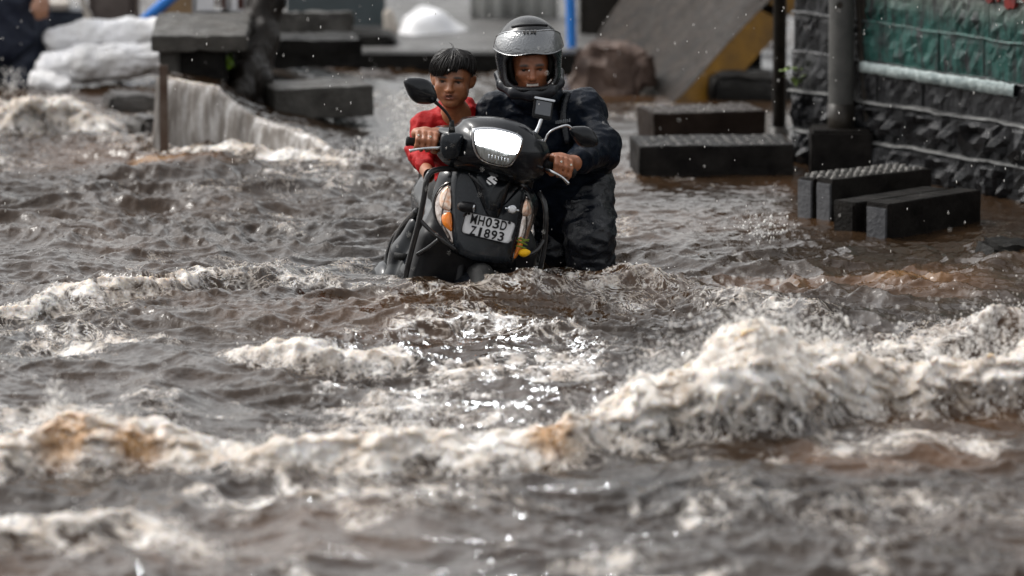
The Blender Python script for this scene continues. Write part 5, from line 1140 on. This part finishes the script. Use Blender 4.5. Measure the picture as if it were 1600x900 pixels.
# ---------------------------------------------------------------- the man pushing the scooter
man = thing('person', 'person in dark rain suit and black helmet with raised visor gripping the handlebars', 'person', (float(at(905, 445, 0.5)[0]), 0.5, -0.46)); mi = winv(man)
Hm = 0.232; Cm = at(829, 104, 0.22); Rm = rotz(math.radians(4)) @ roty(math.radians(-2)) @ rotx(math.radians(6))
A = {k: at(*v) for k, v in dict(neck=(836, 158, 0.36), chest=(848, 205, 0.42), belly=(872, 262, 0.50), pel=(893, 306, 0.55), shR=(776, 172, 0.42), shL=(908, 172, 0.42), elR=(742, 252, 0.42), elL=(936, 232, 0.24),
     hipR=(868, 312, 0.60), hipL=(914, 308, 0.50), knR=(872, 392, 0.52), knL=(922, 372, 0.32)).items()}
ftR = A['knR'] * np.array([1, 1, 0]) + np.array([0.0, 0.12, -0.40]); ftL = A['knL'] * np.array([1, 1, 0]) + np.array([0.01, 0.06, -0.40])
gLw, gRw = to_world(GLc), to_world(GRc); dLw, dRw = SR @ dl, SR @ dr
frw = SR @ np.array([0, -1.0, 0]); upw = SR @ np.array([0, 0, 1.0])
wrR = gLw + np.array([0.045, 0.085, 0.018]); wrL = gRw + np.array([0.050, 0.085, 0.012])
lo = np.array([-0.52, -0.45, -0.50]); hi = np.array([0.62, 0.95, 1.18])
s = SDF(lo, hi, 0.0056)
head(s, Cm, Rm, Hm, 0.9, 0.9)
s.cap(Cm + Rm @ np.array([0, 0.015, -0.07]), A['neck'], 0.055, 0.06, 0.03); s.chain([A['neck'], A['chest'], A['belly'], A['pel']], [0.08, 0.13, 0.125, 0.13], 0.06); s.cap(A['shR'], A['shL'], 0.055, 0.055, 0.06)
s.chain([A['shR'], A['elR'], wrR], [0.055, 0.042, 0.026], 0.03); s.chain([A['shL'], A['elL'], wrL], [0.055, 0.042, 0.026], 0.03)
s.chain([A['hipR'], A['knR'], ftR], [0.085, 0.06, 0.04], 0.04); s.chain([A['hipL'], A['knL'], ftL], [0.085, 0.06, 0.04], 0.04)
for f in (ftR, ftL): s.cap(f, f + np.array([0, -0.17, -0.03]), 0.036, 0.03, 0.02)
ringsR = hand_on_bar(s, gLw, dLw, frw, upw, wrR, 1.12, -1); ringsL = hand_on_bar(s, gRw, dRw, frw, upw, wrL, 1.12, -1)
V, Q = s.nets(); V = relax(V, Q, 1, 0.3); tint = head_tint(V, Cm, Rm, Hm, (0.28, 0.105, 0.050), 0.9)
me = mesh_np('body', V, [Q]); cattr(me, 'tint', tint); link('body', me, M_skin, man, mi); eyes(man, mi, Cm, Rm, Hm)
# teeth
tq = Cm + Rm @ (np.array([0, -0.345, -0.234]) * Hm); V_, F_ = box_vf(tq, (0.046, 0.010, 0.011), Rm); link('teeth', MB().add(V_, F_).mesh('teeth'), mat('teeth', (0.62, 0.57, 0.52), (0.55, 0.5, 0.46), rough=0.3), man, mi)
M_gold = mat('ring_gold', (0.75, 0.62, 0.42), (0.65, 0.52, 0.34), rough=0.18, metal=0.9, scale=60)
M_gem = mat('ring_stone', (0.75, 0.74, 0.70), (0.6, 0.58, 0.55), rough=0.08, scale=60)
for P, ids, axw in ((ringsR, (0, 2), dLw), (ringsL, (0, 2), dRw)):
    for k in ids:
        c = P[k]; b = rough_box((0.012, 0.010, 0.011), 0.01, 0.0, 0.003, 2, 20, 0.6); o = link('finger_ring', b, M_gold, man, mi); o.location = c
        g_ = link('ring_stone', rough_box((0.008, 0.008, 0.008), 0.01, 0, 0.002, 2, 20, 0.6), M_gem, o); g_.location = (0, -0.006, 0.003)
# jacket
s = SDF(lo, hi, 0.0072)
s.chain([A['neck'] + np.array([0, 0.02, -0.01]), A['chest'], A['belly'], A['pel'], A['pel'] + np.array([0.02, -0.02, -0.08])], [0.085, 0.155, 0.155, 0.155, 0.15], 0.07)
s.cap(A['shR'] + np.array([0.01, 0, -0.005]), A['shL'] + np.array([0, 0, -0.01]), 0.072, 0.078, 0.06); s.ell(A['shL'] + np.array([0.0, 0, -0.03]), (0.08, 0.085, 0.09), k=0.06)
s.chain([A['shR'], A['elR'], wrR + (A['elR'] - wrR) * 0.10], [0.078, 0.060, 0.040], 0.03); s.chain([A['shL'], A['elL'], wrL + (A['elL'] - wrL) * 0.12], [0.080, 0.072, 0.046], 0.04)
s.cap(A['elL'] + np.array([0, 0, 0.0]), A['belly'] + np.array([0.10, 0, 0]), 0.06, 0.08, 0.08)
s.chain([A['neck'] + np.array([-0.05, -0.035, 0.0]), A['neck'] + np.array([0, -0.065, -0.03]), A['neck'] + np.array([0.06, -0.03, 0.0])], [0.030, 0.032, 0.030], 0.02)
s.chain([A['neck'] + np.array([-0.075, -0.01, 0.035]), A['neck'] + np.array([-0.045, -0.075, 0.025]), A['neck'] + np.array([0.0, -0.095, 0.015]), A['neck'] + np.array([0.05, -0.075, 0.025]), A['neck'] + np.array([0.08, -0.01, 0.035])], [0.030, 0.032, 0.034, 0.032, 0.030], 0.03)
jk = cloth('rain_jacket', s, M_rain, man, mi, 0.016, (6, 6, 11), 5, 0.003, 1)
s = SDF(lo, hi, 0.0072)
s.chain([A['hipR'], A['knR'], ftR], [0.105, 0.088, 0.075], 0.02); s.chain([A['hipL'] + np.array([0, 0, 0.05]), A['knL'] + np.array([0.0, 0, 0]), ftL], [0.118, 0.098, 0.08], 0.02); s.cap(A['pel'], A['pel'] + np.array([0, 0, -0.05]), 0.15, 0.14, 0.04)
cloth('rain_trousers', s, M_rain2, man, mi, 0.013, (9, 9, 17), 15, 0.002)
# pack strap down the chest, zip and small pale print
stp = [A['shL'] + np.array([-0.055, -0.10, 0.085]), A['shL'] + np.array([-0.075, -0.125, 0.0]), A['chest'] + np.array([0.10, -0.16, -0.03])]
link('shoulder_strap', tube(stp, [0.015, 0.017, 0.015], 8, None, 5).mesh('shoulder_strap', True), M_rain2, jk, None)
pr = at(868, 192, 0.42 - 0.165); mb = MB()
for k in range(8):
    V_, F_ = box_vf(at(869 + 3.0 * k, 191.0 - 0.45 * k, 0.42 - 0.185), (0.0042, 0.05, 0.008 if k % 3 else 0.005)); mb.add(V_, F_)
link('chest_print', mb.mesh('chest_print'), mat('faded_print', (0.22, 0.23, 0.24), (0.12, 0.13, 0.14), rough=0.5, scale=80), jk, None)
# helmet
Ch = Cm + Rm @ np.array([-0.005, 0.012, 0.040])
hb = 0.21
def helmet_grid(fn, h=0.0052):
    s = SDF(Ch - hb, Ch + hb, h); fn(s); V, Q = s.nets(); return relax(V, Q, 1), Q
def hp(x, y, z): return Ch + Rm @ np.array([x, y, z])
def hshell(s):
    s.ell(hp(0, 0.012, 0.012), (0.134, 0.158, 0.146), Rm, 0.02); s.ell(hp(0, -0.045, -0.085), (0.118, 0.118, 0.085), Rm, 0.05)
    s.ell(hp(0, 0.02, -0.005), (0.108, 0.128, 0.122), Rm, 0.01, True); s.ell(hp(0, -0.02, -0.09), (0.100, 0.105, 0.10), Rm, 0.02, True)
    s.box(hp(0, -0.14, -0.030), (0.094, 0.10, 0.062), Rm, 0.045, 0.015, True); s.box(hp(0, 0.03, -0.235), (0.2, 0.25, 0.09), Rm, 0.02, 0.02, True)
V, Q = helmet_grid(hshell)
helm = link('helmet', mesh_np('helmet', V, [Q]), mat('helmet_gloss_black', (0.006, 0.006, 0.007), (0.012, 0.013, 0.015), rough=0.16, rough2=0.32, scale=70, coat=0.1, spec=0.25), man, mi)
def liner(s):
    s.ell(hp(0, 0.012, -0.010), (0.116, 0.136, 0.126), Rm, 0.02); s.ell(hp(0, -0.01, -0.010), (0.076, 0.150, 0.108), Rm, 0.02, True); s.box(hp(0, -0.17, -0.035), (0.068, 0.12, 0.056), Rm, 0.03, 0.02, True); s.box(hp(0, 0.03, -0.25), (0.2, 0.25, 0.10), Rm, 0.02, 0.02, True)
V, Q = helmet_grid(liner); link('liner', mesh_np('liner', V, [Q]), mat('black_lining', (0.008, 0.008, 0.008), (0.014, 0.013, 0.012), rough=0.9, scale=60, bump=0.4), helm)
def visor_mesh(a0, a1, e0, e1, rx, ry, rz, c, notch=0.0, th=0.003):
    na, ne = 48, 18; V = []; F = []
    for i in range(na + 1):
        for j in range(ne + 1):
            a = math.radians(a0 + (a1 - a0) * i / na); tt = abs(2 * i / na - 1)
            lo_ = e0 + 3.0 * tt ** 2 + notch * math.exp(-((i / na - 0.5) / 0.12) ** 2); hi_ = e1 - 20 * tt ** 3; e = math.radians(lo_ + (hi_ - lo_) * j / ne)
            for d in (0, th): V.append(hp(c[0] + (rx - d) * math.sin(a) * math.cos(e), c[1] - (ry - d) * math.cos(a) * math.cos(e), c[2] + (rz - d) * math.sin(e)))
    W = ne + 1
    for i in range(na):
        for j in range(ne):
            a, b, c_, d_ = (i * W + j), ((i + 1) * W + j), ((i + 1) * W + j + 1), (i * W + j + 1)
            F += [(2 * a, 2 * b, 2 * c_, 2 * d_), (2 * a + 1, 2 * d_ + 1, 2 * c_ + 1, 2 * b + 1)]
    for i in range(na):
        for j in (0, ne): a, b = i * W + j, (i + 1) * W + j; F.append((2 * a, 2 * b, 2 * b + 1, 2 * a + 1))
    for j in range(ne):
        for i in (0, na): a, b = i * W + j, i * W + j + 1; F.append((2 * a, 2 * b, 2 * b + 1, 2 * a + 1))
    return MB().add(V, F).mesh('visor', True)
def visor_mat():
    m, t, b = new_mat('wet_visor'); L = t.links.new; geo = nd(t, 'ShaderNodeNewGeometry')
    b.inputs['Base Color'].default_value = (0.05, 0.056, 0.065, 1); b.inputs['Roughness'].default_value = 0.06; b.inputs['Metallic'].default_value = 0.0; b.inputs['Coat Weight'].default_value = 1.0; b.inputs['IOR'].default_value = 1.9
    v = nd(t, 'ShaderNodeTexVoronoi', Scale=130.0); L(geo.outputs['Position'], v.inputs['Vector']); n = nd(t, 'ShaderNodeTexNoise', Scale=45.0, Detail=4.0, Distortion=1.0); L(geo.outputs['Position'], n.inputs['Vector'])
    mm = nd(t, 'ShaderNodeMath', operation='MULTIPLY'); L(v.outputs['Distance'], mm.inputs[0]); L(n.outputs['Fac'], mm.inputs[1])
    bp = nd(t, 'ShaderNodeBump', Strength=0.4, Distance=0.008); L(mm.outputs[0], bp.inputs['Height']); L(bp.outputs[0], b.inputs['Normal']); return m
vis = link('visor', visor_mesh(-88, 88, 6, 46, 0.142, 0.168, 0.150, (0, 0.006, 0.018), 5.0), visor_mat(), helm)
link('visor_rim', tube([hp(0.1425 * math.sin(math.radians(a)) * math.cos(math.radians(46 - 20 * abs(a / 88) ** 3)), 0.006 - 0.1685 * math.cos(math.radians(a)) * math.cos(math.radians(46 - 20 * abs(a / 88) ** 3)), 0.018 + 0.1505 * math.sin(math.radians(46 - 20 * abs(a / 88) ** 3))) for a in range(-88, 89, 8)], 0.0022, 6).mesh('visor_rim', True), M_chrome, vis)
def chinbar(s):
    pts = [hp(-0.124, 0.02, -0.075), hp(-0.112, -0.06, -0.100), hp(-0.070, -0.118, -0.118), hp(0, -0.138, -0.124), hp(0.070, -0.118, -0.118), hp(0.112, -0.06, -0.100), hp(0.124, 0.02, -0.075)]
    s.chain(pts, [0.018, 0.020, 0.024, 0.026, 0.024, 0.020, 0.018], 0.02)
V, Q = helmet_grid(chinbar); link('chin_bar', mesh_np('chin_bar', V, [Q]), mat('satin_black', (0.010, 0.011, 0.014), (0.02, 0.021, 0.025), rough=0.32, scale=40, coat=0.2), helm)
mb = MB()
for k, x in enumerate((-0.024, -0.010, 0.006, 0.020)):
    V_, F_ = box_vf(hp(x, -0.118, 0.126), (0.009, 0.012, 0.010), Rm); mb.add(V_, F_)
link('brow_print', mb.mesh('brow_print'), mat('grey_print', (0.10, 0.10, 0.10), (0.16, 0.16, 0.16), rough=0.4), helm)
link('vent_strip', tube([hp(-0.07, -0.085, 0.140), hp(-0.03, -0.10, 0.148), hp(0.03, -0.10, 0.148), hp(0.07, -0.085, 0.140)], 0.006, 8, None, 5).mesh('vent_strip', True), M_trim, helm)

# ---------------------------------------------------------------- the boy in red
boy = thing('person', 'young person with wet black hair and red shirt behind the left handlebar', 'person', (float(at(735, 400, 0.62)[0]), 0.62, -0.46)); bi = winv(boy)
Hb = 0.228; Cb = at(707.5, 124, 0.30); Rb = rotz(math.radians(-7)) @ roty(math.radians(3)) @ rotx(math.radians(4))
B = {k: at(*v) for k, v in dict(neck=(713, 182, 0.40), chest=(716, 222, 0.46), belly=(728, 275, 0.58), pel=(738, 318, 0.72), shR=(667, 197, 0.42), shL=(752, 190, 0.46), elR=(655, 236, 0.36), wrR=(666, 266, 0.12), elL=(775, 250, 0.5), wrL=(770, 290, 0.3),
     hpR=(716, 322, 0.70), hpL=(760, 326, 0.70), knR=(712, 330, 0.34), knL=(770, 338, 0.34)).items()}
ftR = np.array([B['knR'][0], 0.30, -0.02]); ftL = np.array([B['knL'][0], 0.30, -0.04])
lo = np.array([-0.52, -0.10, -0.12]); hi = np.array([0.12, 0.95, 1.0])
hbR = to_world(lp(668, 279, 0.0)); axb = to_world(lp(664, 300, -0.01)) - to_world(lp(669, 276, -0.005)); axb /= np.linalg.norm(axb)
s = SDF(lo, hi, 0.0046)
head(s, Cb, Rb, Hb, 0.0, 1.0, 1.0)
s.cap(Cb + Rb @ np.array([0, 0.012, -0.07]), B['neck'], 0.042, 0.047, 0.02); s.chain([B['neck'], B['chest'], B['belly'], B['pel']], [0.055, 0.095, 0.09, 0.10], 0.05); s.cap(B['shR'], B['shL'], 0.040, 0.040, 0.05)
s.chain([B['shR'], B['elR'], B['wrR']], [0.040, 0.030, 0.019], 0.02); s.chain([B['shL'], B['elL'], B['wrL']], [0.040, 0.030, 0.019], 0.02); s.ell(B['wrL'] + np.array([0, -0.03, -0.02]), (0.03, 0.04, 0.02), k=0.02)
s.chain([B['hpR'], B['knR'], ftR], [0.07, 0.05, 0.035], 0.03); s.chain([B['hpL'], B['knL'], ftL], [0.07, 0.05, 0.035], 0.03)
for f in (ftR, ftL): s.cap(f, f + np.array([0, -0.10, -0.015]), 0.03, 0.024, 0.02)
bar_c = to_world(lp(673, 284, -0.004))
hand_on_bar(s, bar_c, axb, np.array([0.55, -0.80, 0.1]), np.cross(axb, np.array([0.55, -0.80, 0.1])) * -1.0, B['wrR'], 0.85, -1, 0.012)
s.ell(bar_c + np.array([0.004, 0.045, 0.012]), (0.020, 0.030, 0.030), k=0.015)
V, Q = s.nets(); V = relax(V, Q, 1, 0.3); tint = head_tint(V, Cb, Rb, Hb, (0.27, 0.108, 0.050))
me = mesh_np('body', V, [Q]); cattr(me, 'tint', tint); body_b = link('body', me, M_skin, boy, bi); eyes(boy, bi, Cb, Rb, Hb, (-0.05, 0.0))
# shirt, open at the neck
s = SDF(lo, hi, 0.006)
s.chain([B['neck'] + np.array([0, 0.02, -0.03]), B['chest'], B['belly'], B['pel']], [0.07, 0.115, 0.115, 0.125], 0.06); s.cap(B['shR'], B['shL'], 0.054, 0.054, 0.06)
s.chain([B['shR'], B['elR'], B['wrR'] + (B['elR'] - B['wrR']) * 0.22], [0.056, 0.048, 0.033], 0.03); s.chain([B['shL'], B['elL'], B['wrL'] + (B['elL'] - B['wrL']) * 0.2], [0.056, 0.046, 0.032], 0.03)
s.chain([B['neck'] + np.array([-0.055, 0.0, 0.03]), B['neck'] + np.array([-0.045, 0.05, 0.045]), B['neck'] + np.array([0.045, 0.05, 0.045]), B['neck'] + np.array([0.06, 0.0, 0.03])], [0.018] * 4, 0.02)
s.cap(B['neck'] + np.array([0.005, -0.14, 0.03]), B['neck'] + np.array([0.006, -0.10, -0.10]), 0.062, 0.02, 0.012, True); s.cap(B['neck'] + np.array([0, -0.06, 0.02]), B['neck'] + np.array([0, 0, 0.12]), 0.050, 0.05, 0.01, True)
cloth('shirt', s, M_red_cloth, boy, bi, 0.013, (11, 11, 15), 25, 0.0015)
s = SDF(lo, hi, 0.008); s.chain([B['hpR'], B['knR'] + np.array([0, 0.03, 0])], [0.09, 0.075], 0.03); s.chain([B['hpL'], B['knL'] + np.array([0, 0.03, 0])], [0.09, 0.075], 0.03); s.cap(B['pel'], B['pel'] + np.array([0.01, 0, -0.02]), 0.115, 0.115, 0.03)
cloth('shorts', s, M_rain2, boy, bi, 0.008, (10, 10, 10), 35)
# hair: wet locks combed forward over a dark cap
s = SDF(Cb - 0.20, Cb + 0.20, 0.005)
def bp_(x, y, z): return Cb + Rb @ (np.array([x, y, z]) * Hb)
s.ell(bp_(0, 0.055, 0.185), np.array([0.355, 0.42, 0.340]) * Hb, Rb, 0.01); s.box(bp_(0.03, -0.36, -0.06), np.array([0.30, 0.36, 0.315]) * Hb, Rb, 0.03, 0.02, True); s.box(bp_(0, 0.0, -0.36), np.array([0.6, 0.8, 0.33]) * Hb, Rb, 0.02, 0.03, True)
s.ell(bp_(0.40, 0.02, -0.06), np.array([0.10, 0.16, 0.16]) * Hb, Rb, 0.01, True); s.ell(bp_(-0.40, 0.02, -0.06), np.array([0.10, 0.16, 0.16]) * Hb, Rb, 0.01, True)
V, Q = s.nets(); hair = link('hair', mesh_np('hair', relax(V, Q, 1), [Q]), M_hair, boy, bi)
r = np.random.default_rng(4); VV = []; FF = []
def lock(P, w, th=0.35):
    b0 = len(VV); n = len(P)
    for i, p in enumerate(P):
        d = P[min(i + 1, n - 1)] - P[max(i - 1, 0)]; d = d / (np.linalg.norm(d) + 1e-9); o = p - bp_(0, 0.055, 0.12); o = o / np.linalg.norm(o); sd = np.cross(d, o); sd /= (np.linalg.norm(sd) + 1e-9); up_ = np.cross(sd, d)
        ww = w * (0.55 + 0.6 * math.sin(math.pi * min(i / (n - 1) * 0.75 + 0.2, 1)))
        if i == n - 1: ww *= 0.12
        VV.extend([p - sd * ww, p + up_ * ww * th, p + sd * ww, p - up_ * ww * th])
    for i in range(n - 1):
        for k in range(4): FF.append((b0 + 4 * i + k, b0 + 4 * i + (k + 1) % 4, b0 + 4 * i + 4 + (k + 1) % 4, b0 + 4 * i + 4 + k))
def on_scalp(az, el, lift=0.0):
    a, e = math.radians(az), math.radians(el); return bp_((0.372 + lift) * math.sin(a) * math.cos(e), 0.055 - (0.44 + lift) * math.cos(a) * math.cos(e), 0.185 + (0.35 + lift) * math.sin(e))
for k in range(1150):
    az = r.uniform(-178, 178)
    if k % 3 == 0: az = r.uniform(-66, 62)
    clump = round(az / 7.0) * 7.0; az = clump + (az - clump) * 0.75; crown = np.array([20.0, r.uniform(58, 88)])
    front = abs(az) < 66; rc = np.random.default_rng(int(clump + 400)); ln = rc.uniform(0, 1)
    if front: e1 = np.interp(az, [-66, -40, -15, 5, 25, 45, 62], [-16, -10, -4, 2, 10, 3, -10]) - 13 * ln * (az < 20) + r.normal(0, 2.0) + 5
    else: e1 = r.uniform(-22, -10) if abs(az) > 100 else r.uniform(-20, -6)
    sw = -24 + 8 * ln if front else r.normal(0, 5)
    P = []; lf = r.uniform(0.5, 1.5) * (1.0 if front else 0.35)
    for t in np.linspace(0, 1, 7):
        el = crown[1] * (1 - t) + e1 * t; az_ = (az - sw) * min(1, t * 1.6 + 0.15) + sw * t * 1.0; stray = (0.05 if k % 9 == 0 else 0.0) * t * t; P.append(on_scalp(az_, el, stray + 0.004 + 0.045 * math.sin(t * 3.0) * lf + 0.012 * r.random()))
    lock(P, r.uniform(0.0014, 0.0038), 0.7)
for (az, e, dx, dz) in ((-12, 80, -0.02, 0.028), (-4, 84, -0.012, 0.020), (60, 45, 0.03, 0.012), (66, 30, 0.026, 0.0)):
    p = on_scalp(az, e, 0.02); lock([p, p + Rb @ np.array([dx * 0.4, -0.004, dz * 0.7]), p + Rb @ np.array([dx, -0.006, dz])], 0.0022)
tag(link('hair_locks', mesh_np('hair_locks', np.array(VV), FF, True), M_hair, hair), kind='stuff')

# ---------------------------------------------------------------- dark figure at the left edge of the picture
by = thing('person', 'person in dark navy clothes standing in water at the far left edge', 'person', (float(at(18, 140, 6.4)[0]), 6.4, -0.46)); bi2 = winv(by)
fx = float(at(16, 100, 6.4)[0]); fy = 6.4
J = lambda x, y, z: np.array([fx + x, fy + y, z])
lo, hi = J(-0.45, -0.4, -0.5), J(0.45, 0.4, 1.45)
s = SDF(lo, hi, 0.011)
s.chain([J(0.06, 0.0, -0.44), J(0.07, -0.02, -0.02), J(0.07, 0, 0.40)], [0.045, 0.06, 0.085], 0.03); s.chain([J(-0.16, 0.05, -0.44), J(-0.15, 0.03, -0.02), J(-0.12, 0, 0.40)], [0.045, 0.06, 0.085], 0.03)
s.chain([J(-0.02, 0, 0.42), J(-0.02, 0, 0.70), J(-0.02, -0.02, 0.92)], [0.13, 0.13, 0.14], 0.06); s.cap(J(-0.19, 0, 0.96), J(0.15, 0, 0.96), 0.06, 0.06, 0.05); s.cap(J(-0.02, 0, 1.0), J(-0.02, -0.03, 1.12), 0.055, 0.05, 0.03)
s.chain([J(0.17, 0, 0.94), J(0.22, 0.0, 0.66), J(0.17, -0.14, 0.46)], [0.05, 0.042, 0.028], 0.03); s.chain([J(-0.21, 0, 0.94), J(-0.26, 0.0, 0.66), J(-0.22, -0.14, 0.46)], [0.05, 0.042, 0.028], 0.03)
head(s, J(-0.02, -0.04, 1.24), np.eye(3), 0.23)
for sx, x0 in ((1, 0.17), (-1, -0.22)):
    for k in range(4): s.chain([J(x0 + 0.018 * (k - 1.5), -0.16, 0.44), J(x0 + 0.02 * (k - 1.5), -0.20, 0.40), J(x0 + 0.018 * (k - 1.5), -0.20, 0.365 - 0.006 * (k == 1))], [0.010, 0.009, 0.008], 0.006)
    s.cap(J(x0, -0.14, 0.46), J(x0, -0.17, 0.43), 0.03, 0.033, 0.02); s.chain([J(x0 - 0.03 * sx, -0.16, 0.45), J(x0 - 0.045 * sx, -0.19, 0.42), J(x0 - 0.04 * sx, -0.20, 0.395)], [0.011, 0.010, 0.009], 0.008)
V, Q = s.nets(); me = mesh_np('body', V, [Q]); cattr(me, 'tint', head_tint(V, J(-0.02, -0.04, 1.24), np.eye(3), 0.23, (0.28, 0.14, 0.085))); link('body', me, M_skin, by, bi2); eyes(by, bi2, J(-0.02, -0.04, 1.24), np.eye(3), 0.23)
s = SDF(lo, hi, 0.011); s.chain([J(0.06, 0.0, -0.42), J(0.07, -0.02, -0.02), J(0.075, 0, 0.40)], [0.085, 0.10, 0.115], 0.03); s.chain([J(-0.16, 0.05, -0.42), J(-0.15, 0.03, -0.02), J(-0.12, 0, 0.40)], [0.085, 0.10, 0.115], 0.03)
M_navy = mat('dark_navy_cotton', (0.012, 0.015, 0.028), (0.028, 0.034, 0.05), rough=0.5, scale=7, bump=0.4)
cloth('trousers', s, M_navy, by, bi2, 0.022, (7, 7, 9), 45)
s = SDF(lo, hi, 0.011); s.chain([J(-0.02, 0, 0.28), J(-0.02, 0, 0.44), J(-0.02, 0, 0.70), J(-0.02, -0.02, 0.95)], [0.185, 0.17, 0.16, 0.15], 0.06); s.cap(J(-0.19, 0, 0.96), J(0.15, 0, 0.96), 0.08, 0.08, 0.05)
s.chain([J(0.17, 0, 0.94), J(0.22, 0.0, 0.66), J(0.18, -0.12, 0.49)], [0.075, 0.062, 0.045], 0.03); s.chain([J(-0.21, 0, 0.94), J(-0.26, 0.0, 0.66), J(-0.23, -0.12, 0.49)], [0.075, 0.062, 0.045], 0.03)
cloth('jacket', s, M_navy, by, bi2, 0.02, (7, 7, 9), 47)
s = SDF(lo, hi, 0.008); s.ell(J(-0.02, -0.025, 1.28), (0.086, 0.104, 0.086), k=0.01); s.box(J(-0.02, -0.14, 1.22), (0.07, 0.075, 0.085), None, 0.02, 0.02, True); s.box(J(-0.02, 0, 1.14), (0.2, 0.2, 0.07), None, 0.02, 0.02, True); V, Q = s.nets(); link('hair', mesh_np('hair', V, [Q]), M_hair, by, bi2)
# ================================================================= spray and rain (nobody could count it)
def ico():
    bm = bmesh.new(); bmesh.ops.create_icosphere(bm, subdivisions=1, radius=1.0)
    V = np.array([v.co[:] for v in bm.verts]); F = np.array([[v.index for v in f.verts] for f in bm.faces]); bm.free(); return V, F
IV, IF = ico()
def drops(name, P, R, S, m, label, cat):
    n = len(P)
    V = (IV[None] * (R[:, None] * S)[:, None, :] + P[:, None, :]).reshape(-1, 3)
    F = (IF[None] + (np.arange(n) * len(IV))[:, None, None]).reshape(-1, 3)
    tag(link(name, mesh_np(name, V, [F.astype(np.int32)], True), m), label, cat, kind='stuff')
m_drop, t_, b_ = new_mat('water_drop')
b_.inputs['Base Color'].default_value = (0.78, 0.76, 0.73, 1); b_.inputs['Roughness'].default_value = 0.08; b_.inputs['IOR'].default_value = 1.33
flat = wsp.ravel() * (wf_.ravel() > 0.45)
flat = np.where(np.abs(WV[:, 0]) < 3.2, flat, 0) ** 1.5
cand = rng.choice(len(WV), 11000, p=flat / flat.sum())
P = WV[cand] + np.stack([rng.normal(0, 0.02, 11000), rng.normal(-0.01, 0.04, 11000), rng.exponential(0.032, 11000) * (0.35 + wsp.ravel()[cand] / 0.18)], 1)
R = np.clip(np.exp(rng.normal(-6.3, 0.45, 11000)), 0.0009, 0.008)
S = np.stack([rng.uniform(0.7, 1.3, 11000), rng.uniform(0.7, 1.3, 11000), rng.uniform(0.8, 1.7, 11000)], 1)
PP, RR, SS = [P], [R], [S]
def burst(px, row, z0, n, w, hgt, Y=None):
    c = gz(px, row, z0); a = rng.uniform(0, 1, n)
    p = np.stack([c[0] + rng.normal(0, w, n) * (0.4 + a), c[1] + rng.normal(0, w * 1.5, n), z0 + hgt * a ** 1.3 + rng.normal(0, 0.01, n)], 1)
    PP.append(p); RR.append(np.clip(np.exp(rng.normal(-6.0, 0.45, n)), 0.001, 0.007)); SS.append(np.stack([np.ones(n), np.ones(n), rng.uniform(1, 2.2, n)], 1))
burst(632, 235, 0.03, 420, 0.035, 0.26); burst(600, 250, 0.02, 300, 0.06, 0.10); burst(85, 660, 0.12, 160, 0.02, 0.14); burst(15, 150, 0.02, 150, 0.03, 0.14)
burst(1190, 375, 0.0, 160, 0.06, 0.10); burst(640, 650, 0.1, 150, 0.10, 0.10); burst(1230, 560, 0.25, 350, 0.12, 0.14); burst(1420, 600, 0.1, 200, 0.2, 0.12); burst(560, 255, 0.02, 200, 0.08, 0.05)
drops('water_spray', np.concatenate(PP), np.concatenate(RR), np.concatenate(SS), m_drop, 'drops of spray thrown up by the breaking brown flood water', 'spray')
n = 900
yy = rng.uniform(-4, 7, n); hw_ = 0.08 * (25 + yy) * 1.1
P = np.stack([rng.uniform(-1, 1, n) * hw_, yy, rng.uniform(0.03, 1.6, n)], 1)
drops('falling_rain', P, np.clip(np.exp(rng.normal(-6.6, 0.3, n)), 0, 0.0018), np.stack([np.ones(n), np.ones(n), rng.uniform(2.0, 4.0, n)], 1), m_drop, 'fine raindrops falling over the street and the flood', 'rain')
